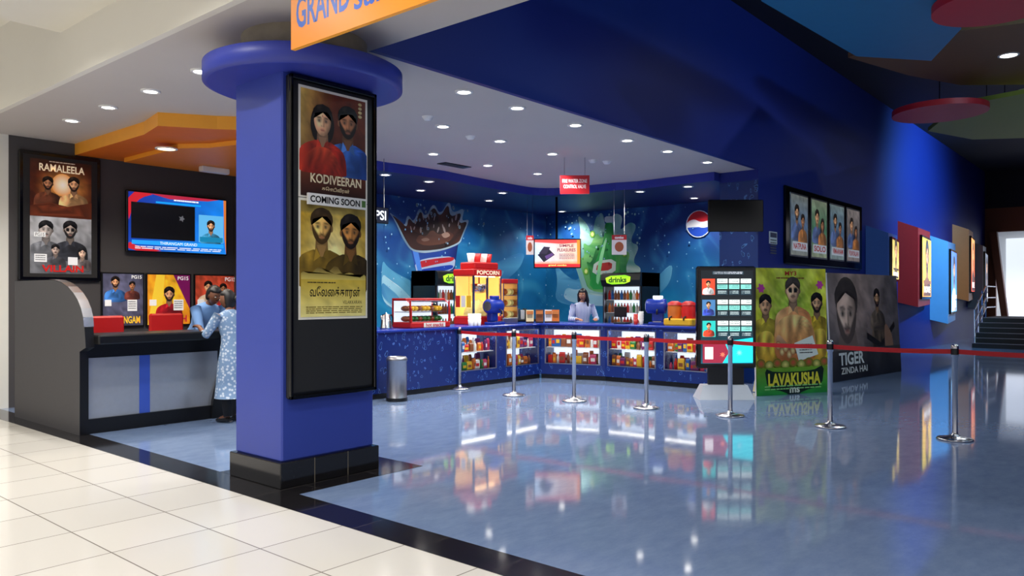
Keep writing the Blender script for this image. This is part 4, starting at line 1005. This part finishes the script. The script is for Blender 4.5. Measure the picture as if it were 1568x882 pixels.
# ================================================================= DOWNLIGHTS
def lamp(x,y,z,e,col=(1,.95,.88),size=1.9,par=None,blend=.6,rad=.05):
    l=bpy.data.lights.new('lamp','SPOT'); l.energy=e; l.color=col; l.spot_size=size; l.spot_blend=blend; l.shadow_soft_size=rad
    o=bpy.data.objects.new('lamp',l); o.location=(x,y,z); sc.collection.objects.link(o); o.parent=par; return o
fx=MB(); root=empty('ceiling_downlight_lamps')
def down(x,y,z,e=40,r=.07,col=(1,.96,.9),size=2.2,mat='lamp_on'):
    fx.lathe([(r+.03,z),(r+.03,z-.012),(r,z-.014),(r*.98,z-.004)],'white',(x,y,0),20); fx.lathe([(r*.98,z-.005),(.001,z-.006)],mat,(x,y,0),18)
    lamp(x,y,z-.03,e,col,size,root)
E=98
for u,v in((725,143),(808,168),(899,195),(980,219),(1043,236),(1105,253),(692,197),(781,220),(863,240),(677,240),(762,258),(840,271),(112,188),(169,167),(235,142),(314,111)):
    p=onZ(u,v,HC); down(p.x,p.y,HC,E)
for u,v in((602,263),(670,276),(657,297),(785,294),(764,313),(878,330),(1000,299),(1075,291),(1085,309)):
    p=onZ(u,v,HC-.15)
    if not(p.y>sy or p.x>sx):
        if u<900: p=onY(u,v,sy+.25); 
        else: p.x=sx+.3
    down(p.x,p.y,HC-.15,115,size=2.5)
p=onZ(260,232,HC-.22); down(p.x,p.y,HC-.22,100,.11,(1,.88,.7),2.4,'lamp_warm')
down(5.7,9.6,HC-.22,65,.11,(1,.9,.75),2.4,'lamp_warm')
for x in(-3,-.5,1.8):
    for y in(-2,.5,3,5.5,7.6): down(x,y,4.14,118,.1,(1,.98,.95),2.6)  # unseen mall downlights, added to light the white floor
for x in(-2,1): down(x,11,4.6,170,.1,(1,.9,.7),2.6)
for x,y in((7,1),(10,-1),(13,2.2),(17,1),(21,2.5),(25,1.5),(8,-4),(14,-4),(20,-3)): down(x,y,6.2,150,.1,(.85,.92,1),2.8)
p=onZ(1576,86,5.3); down(p.x,p.y,5.3,80,.12,(1,1,1),2.2)
down(36,3,3.95,400,.12,(1,.97,.95),2.6)  # unseen lamp added to brighten the corridor
fx.build('ceiling_downlights')
b=MB()
for u,v in((668,182),(948,252),(735,213),(926,250)):
    p=onZ(u,v,HC); b.lathe([(.001,HC-.045),(.04,HC-.045),(.06,HC-.02),(.07,HC)],'white',(p.x,p.y,0),20)
b.build('smoke_detectors')
p=onZ(335,262,HC-.22); b=MB(); b.bbox(p.x-.22,p.x+.22,p.y-.06,p.y+.06,HC-.3,HC-.22,'white',.01); b.build('emergency_light')
p=onZ(710,258,HC); b=MB(); b.box(p.x-.3,p.x+.3,p.y-.1,p.y+.1,HC-.012,HC,'black'); 
for k in range(5): b.box(p.x-.28,p.x+.28,p.y-.08+k*.035,p.y-.07+k*.035,HC-.02,HC-.01,'steel_br')
b.build('ceiling_vent')
wr=empty('wall_washer_lamps')
b=MB()
def aim(o,t):
    d=Vector(t)-o.location; o.rotation_euler=d.to_track_quat('-Z','Y').to_euler()
for x,y,e,tx,tz,sz in((23,.5,3000,24,4.0,1.7),(12,-2,420,13,3.4,2.0),(6,0,90,7,5.0,2.0)):
    b.bbox(x-.12,x+.12,y-.12,y+.12,5.9,6.1,'black',.02); b.tube([(x,y,6.1),(x,y,6.2)],.02,'black')
    o=lamp(x,y,5.86,e,(.25,.7,1),sz,wr,1.0,.3); aim(o,(tx,Y1,tz))
b.build('wall_washer_housings')

# ================================================================= PEOPLE
def ik(S_,T_,l1,l2,bend):
    d=T_-S_; L=min(d.length,(l1+l2)*.995); dn=d.normalized(); a=(l1*l1-l2*l2+L*L)/(2*L); h=math.sqrt(max(0,l1*l1-a*a))
    bd=(bend-dn*bend.dot(dn)).normalized(); return S_+dn*a+bd*h, S_+dn*L
def human(name,loc,yaw,Ht,hands,lean=0.0,top='shirt_blue',skin='skin',dress=False,seated=False,pants='trouser_black',longhair=False,headturn=0,headtilt=0,short=False):
    s=Ht/1.6; root=empty(name,loc); root.rotation_euler=(0,0,yaw)
    hip=Vector((0,0,.86*s if not seated else .56))
    off=hip.z-.86*s
    def up(p):
        p=Vector(p)*s; p.z+=off; r=p-hip; c_,s_=math.cos(lean),math.sin(lean)
        return hip+Vector((r.x,r.y*c_+r.z*s_,-r.y*s_+r.z*c_))
    V=[];E_=[];R=[]
    def nd(p,r,par=None):
        V.append(tuple(p));R.append(r*s)
        if par is not None: E_.append((par,len(V)-1))
        return len(V)-1
    pel=nd(up((0,0,.86)),.105); sp=nd(up((0,0,1.02)),.095,pel); ch=nd(up((0,0,1.2)),.105,sp); nb=nd(up((0,-.01,1.33)),.055,ch); nt_=nd(up((0,.005,1.43)),.048,nb)
    arms=[];legs=[]
    for side,ht in((-1,hands[0]),(1,hands[1])):
        S0=up((side*.165,0,1.30)); T0=Vector(ht); el,wr_=ik(S0,T0,.275*s,.245*s,Vector((side*.5,-.3,-1)))
        a=nd(S0,.05,ch); m1=nd((S0+el)/2,.042,a); e=nd(el,.036,m1); m2=nd((el+wr_)/2,.032,e); w_=nd(wr_,.024,m2)
        arms.append((S0,el,wr_))
        f=(wr_-el).normalized(); f=Vector((f.x,f.y,f.z*.3)).normalized(); sd=Vector((-f.y,f.x,0)).normalized()*(-side)
        if sd.x*side>0: sd=-sd
        pk=nd(wr_+f*.045*s,.026,w_)
        for i,(o_,ln) in enumerate(((.026,.068),(.009,.078),(-.009,.072),(-.025,.056))):
            b0=wr_+f*.085*s+sd*o_*s; k0=nd(b0,.0095,pk); dwn=Vector((0,0,-1))
            k1=nd(b0+f*ln*.45*s+dwn*.006*s,.0085,k0); k2=nd(b0+f*ln*.8*s+dwn*.02*s,.0078,k1); nd(b0+f*ln*.98*s+dwn*.034*s,.0065,k2)
        t0=nd(wr_+f*.03*s+sd*.03*s,.012,pk); t1=nd(wr_+f*.055*s+sd*.05*s+Vector((0,0,-.006)),.010,t0); nd(wr_+f*.085*s+sd*.058*s+Vector((0,0,-.012)),.0085,t1)
    for side in(-1,1):
        if seated: hp=Vector((side*.09*s,.02,hip.z)); kn=Vector((side*.11*s,.42*s,hip.z)); an=Vector((side*.11*s,.42*s,.09)); to=Vector((side*.12*s,.57*s,.04))
        else: hp=Vector((side*.09*s,0,.80*s)); kn=Vector((side*.10*s,.025*s,.45*s)); an=Vector((side*.10*s,-.02*s,.08*s)); to=Vector((side*.115*s,.12*s,.035*s))
        a=nd(hp,.085,pel); k=nd(kn,.055,a); cm=nd((kn*.6+an*.4)+Vector((0,-.015,0)),.052,k); q=nd(an,.036,cm); nd(to,.03,q); legs.append((hp,kn,an,to))
    me=bpy.data.meshes.new(name+'_body'); me.from_pydata(V,E_,[]); ob=bpy.data.objects.new('body',me); sc.collection.objects.link(ob); ob.parent=root
    me.materials.append(MATS[skin]); md=ob.modifiers.new('Skin','SKIN')
    sv=me.skin_vertices[0].data
    for i,r in enumerate(R): sv[i].radius=(r,r)
    sv[0].use_root=True; md.use_smooth_shade=True
    ss=ob.modifiers.new('Sub','SUBSURF'); ss.levels=1; ss.render_levels=1
    b=MB()
    hem=[(.30,.235,.20,0),(.5,.215,.185,0),(.7,.20,.17,0)] if dress and not seated else [(.80,.175,.125,0)]
    rings=hem+[(.86,.18,.135,0),(.98,.145,.12,0),(1.06,.138,.115,0),(1.18,.165,.125,.005),(1.27,.185,.11,0),(1.325,.165,.085,-.005),(1.355,.09,.07,-.005),(1.37,.062,.06,0)]
    def T2(p):
        if p.z<.86: 
            q=Vector(p)*s; q.z+=off; return q
        return up(p)
    b.loft(rings,top,28,True,T2)
    for (S0,el,wr_) in arms:
        end=el+(wr_-el)*.85 if not dress else el+(wr_-el)*.3
        b.tube([S0-(el-S0)*.05,S0+(el-S0)*.3,S0+(el-S0)*.75,el,el+(end-el)*.5,end],[.066*s,.062*s,.052*s,.049*s,.044*s,.038*s],top,14)
    b.build('clothes',root,origin=(0,0,0))
    b=MB()
    for hp,kn,an,to in legs:
        b.tube([hp,hp+(kn-hp)*.5,kn,kn+(an-kn)*.5,an+Vector((0,0,.0))],[.098*s,.085*s,.066*s,.062*s,.052*s],pants,14)
    b.build('trousers',root,origin=(0,0,0))
    b=MB()
    for hp,kn,an,to in legs:
        b.tube([(an.x,an.y-.05*s,.035*s),(an.x,an.y,.045*s),(an.x,an.y+.08*s,.038*s),(to.x,to.y+.02*s,.025*s),(to.x,to.y+.055*s,.02*s)],[.03*s,.042*s,.042*s,.034*s,.016*s],'shoe',12,flat=.8)
    b.build('shoes',root,origin=(0,0,0))
    hc=up((0,.02,1.50)); Mh=Matrix.Translation(hc)@Matrix.Rotation(headturn,4,'Z')@Matrix.Rotation(headtilt,4,'X')
    b=MB(Mh)
    def hf(d):
        kx=1-.28*max(0,-d.z-.1); ky=1-.1*max(0,-d.z)
        if d.y>.6 and abs(d.x)<.25: ky+=.16*math.exp(-((d.z+.12)/.16)**2)*(1-abs(d.x)/.25)
        if d.y>.5 and .18<abs(d.x)<.6: ky-=.06*math.exp(-((d.z-.08)/.12)**2)
        return Vector((kx,ky,1.0))
    b.ball((0,0,0),(.073*s,.092*s,.112*s),skin,28,22,hf)
    for q in(-1,1):
        b.ball((q*.028*s,.077*s,.008*s),(.013*s,.009*s,.007*s),'eye_white',10,6); b.ball((q*.028*s,.0835*s,.008*s),(.005*s,.004*s,.006*s),'hair',8,6)
        b.tube([(q*.013*s,.086*s,.026*s),(q*.03*s,.084*s,.031*s),(q*.046*s,.074*s,.026*s)],.0028*s,'hair',6)
        b.ball((q*.072*s,-.005*s,-.005*s),(.010*s,.02*s,.03*s),skin,10,8)
    b.ball((0,.078*s,-.052*s),(.023*s,.01*s,.007*s),'lip',12,6)
    b.build('head',root,origin=(0,0,0))
    b=MB(Mh)
    vs=[];fs=[];sg=28;rg=16
    for j in range(rg+1):
        ph=math.pi*j/rg*(.86 if not short else .66)
        for i in range(sg):
            th_=2*math.pi*i/sg; d=Vector((math.sin(ph)*math.cos(th_),math.sin(ph)*math.sin(th_),math.cos(ph)))
            k=1.12+.03*noise.noise(d*6)
            if d.y>.15 and d.z<.5: k=.86
            vs.append((d.x*.078*s*k,d.y*.095*s*k-.006*s,d.z*.115*s*k+.004*s))
    for j in range(rg):
        for i in range(sg): fs.append((j*sg+i,(j+1)*sg+i,(j+1)*sg+(i+1)%sg,j*sg+(i+1)%sg))
    b.add(vs,fs,'hair',True)
    if longhair:
        b.tube([(0,-.05*s,.06*s),(0,-.075*s,-.04*s),(0,-.085*s,-.16*s),(0,-.08*s,-.28*s),(0,-.07*s,-.34*s)],[.06*s,.088*s,.095*s,.075*s,.02*s],'hair',16,flat=.5)
        for q in(-1,1): b.tube([(q*.05*s,.02*s,.09*s),(q*.08*s,.02*s,.02*s),(q*.088*s,.0,-.1*s),(q*.085*s,.0,-.22*s)],[.02*s,.026*s,.03*s,.012*s],'hair',10)
    elif not short: b.ball((0,-.115*s,.0),(.042*s,.036*s,.04*s),'hair',14,10)
    b.build('hair',root,origin=(0,0,0))
    return root
human('customer_woman',(4.86,8.48,0),.15,1.56,[(-.2,.38,1.13),(.13,.40,1.13)],lean=.16,top='floral',dress=True,headtilt=-.1,headturn=.5)
human('cashier_man',(5.15,9.92,0),math.pi+.1,1.72,[(-.24,.62,.80),(.24,.62,.80)],lean=.55,top='shirt_blue',headtilt=-.35,short=True)
p=atD(909,500,14.8)
human('concession_attendant',(p.x,p.y,0),math.pi-.75,1.62,[(-.2,.34,1.06),(.16,.36,1.06)],lean=.15,top='stripe_shirt',skin='skin_light',longhair=True,headturn=-.6,headtilt=-.15)

# ================================================================= WORLD, CAMERA
w=bpy.data.worlds.new('World'); sc.world=w; w.use_nodes=True
w.node_tree.nodes['Background'].inputs['Color'].default_value=(.95,.95,1,1); w.node_tree.nodes['Background'].inputs['Strength'].default_value=.57
cam=bpy.data.cameras.new('Camera'); co=bpy.data.objects.new('Camera',cam); sc.collection.objects.link(co)
co.location=(0,0,EYE); co.rotation_euler=(math.pi/2,0,A-math.pi/2); cam.sensor_width=36; cam.lens=36*F/1600; cam.shift_y=(HOR-450)/1600; cam.clip_start=.05; cam.clip_end=200
sc.camera=co
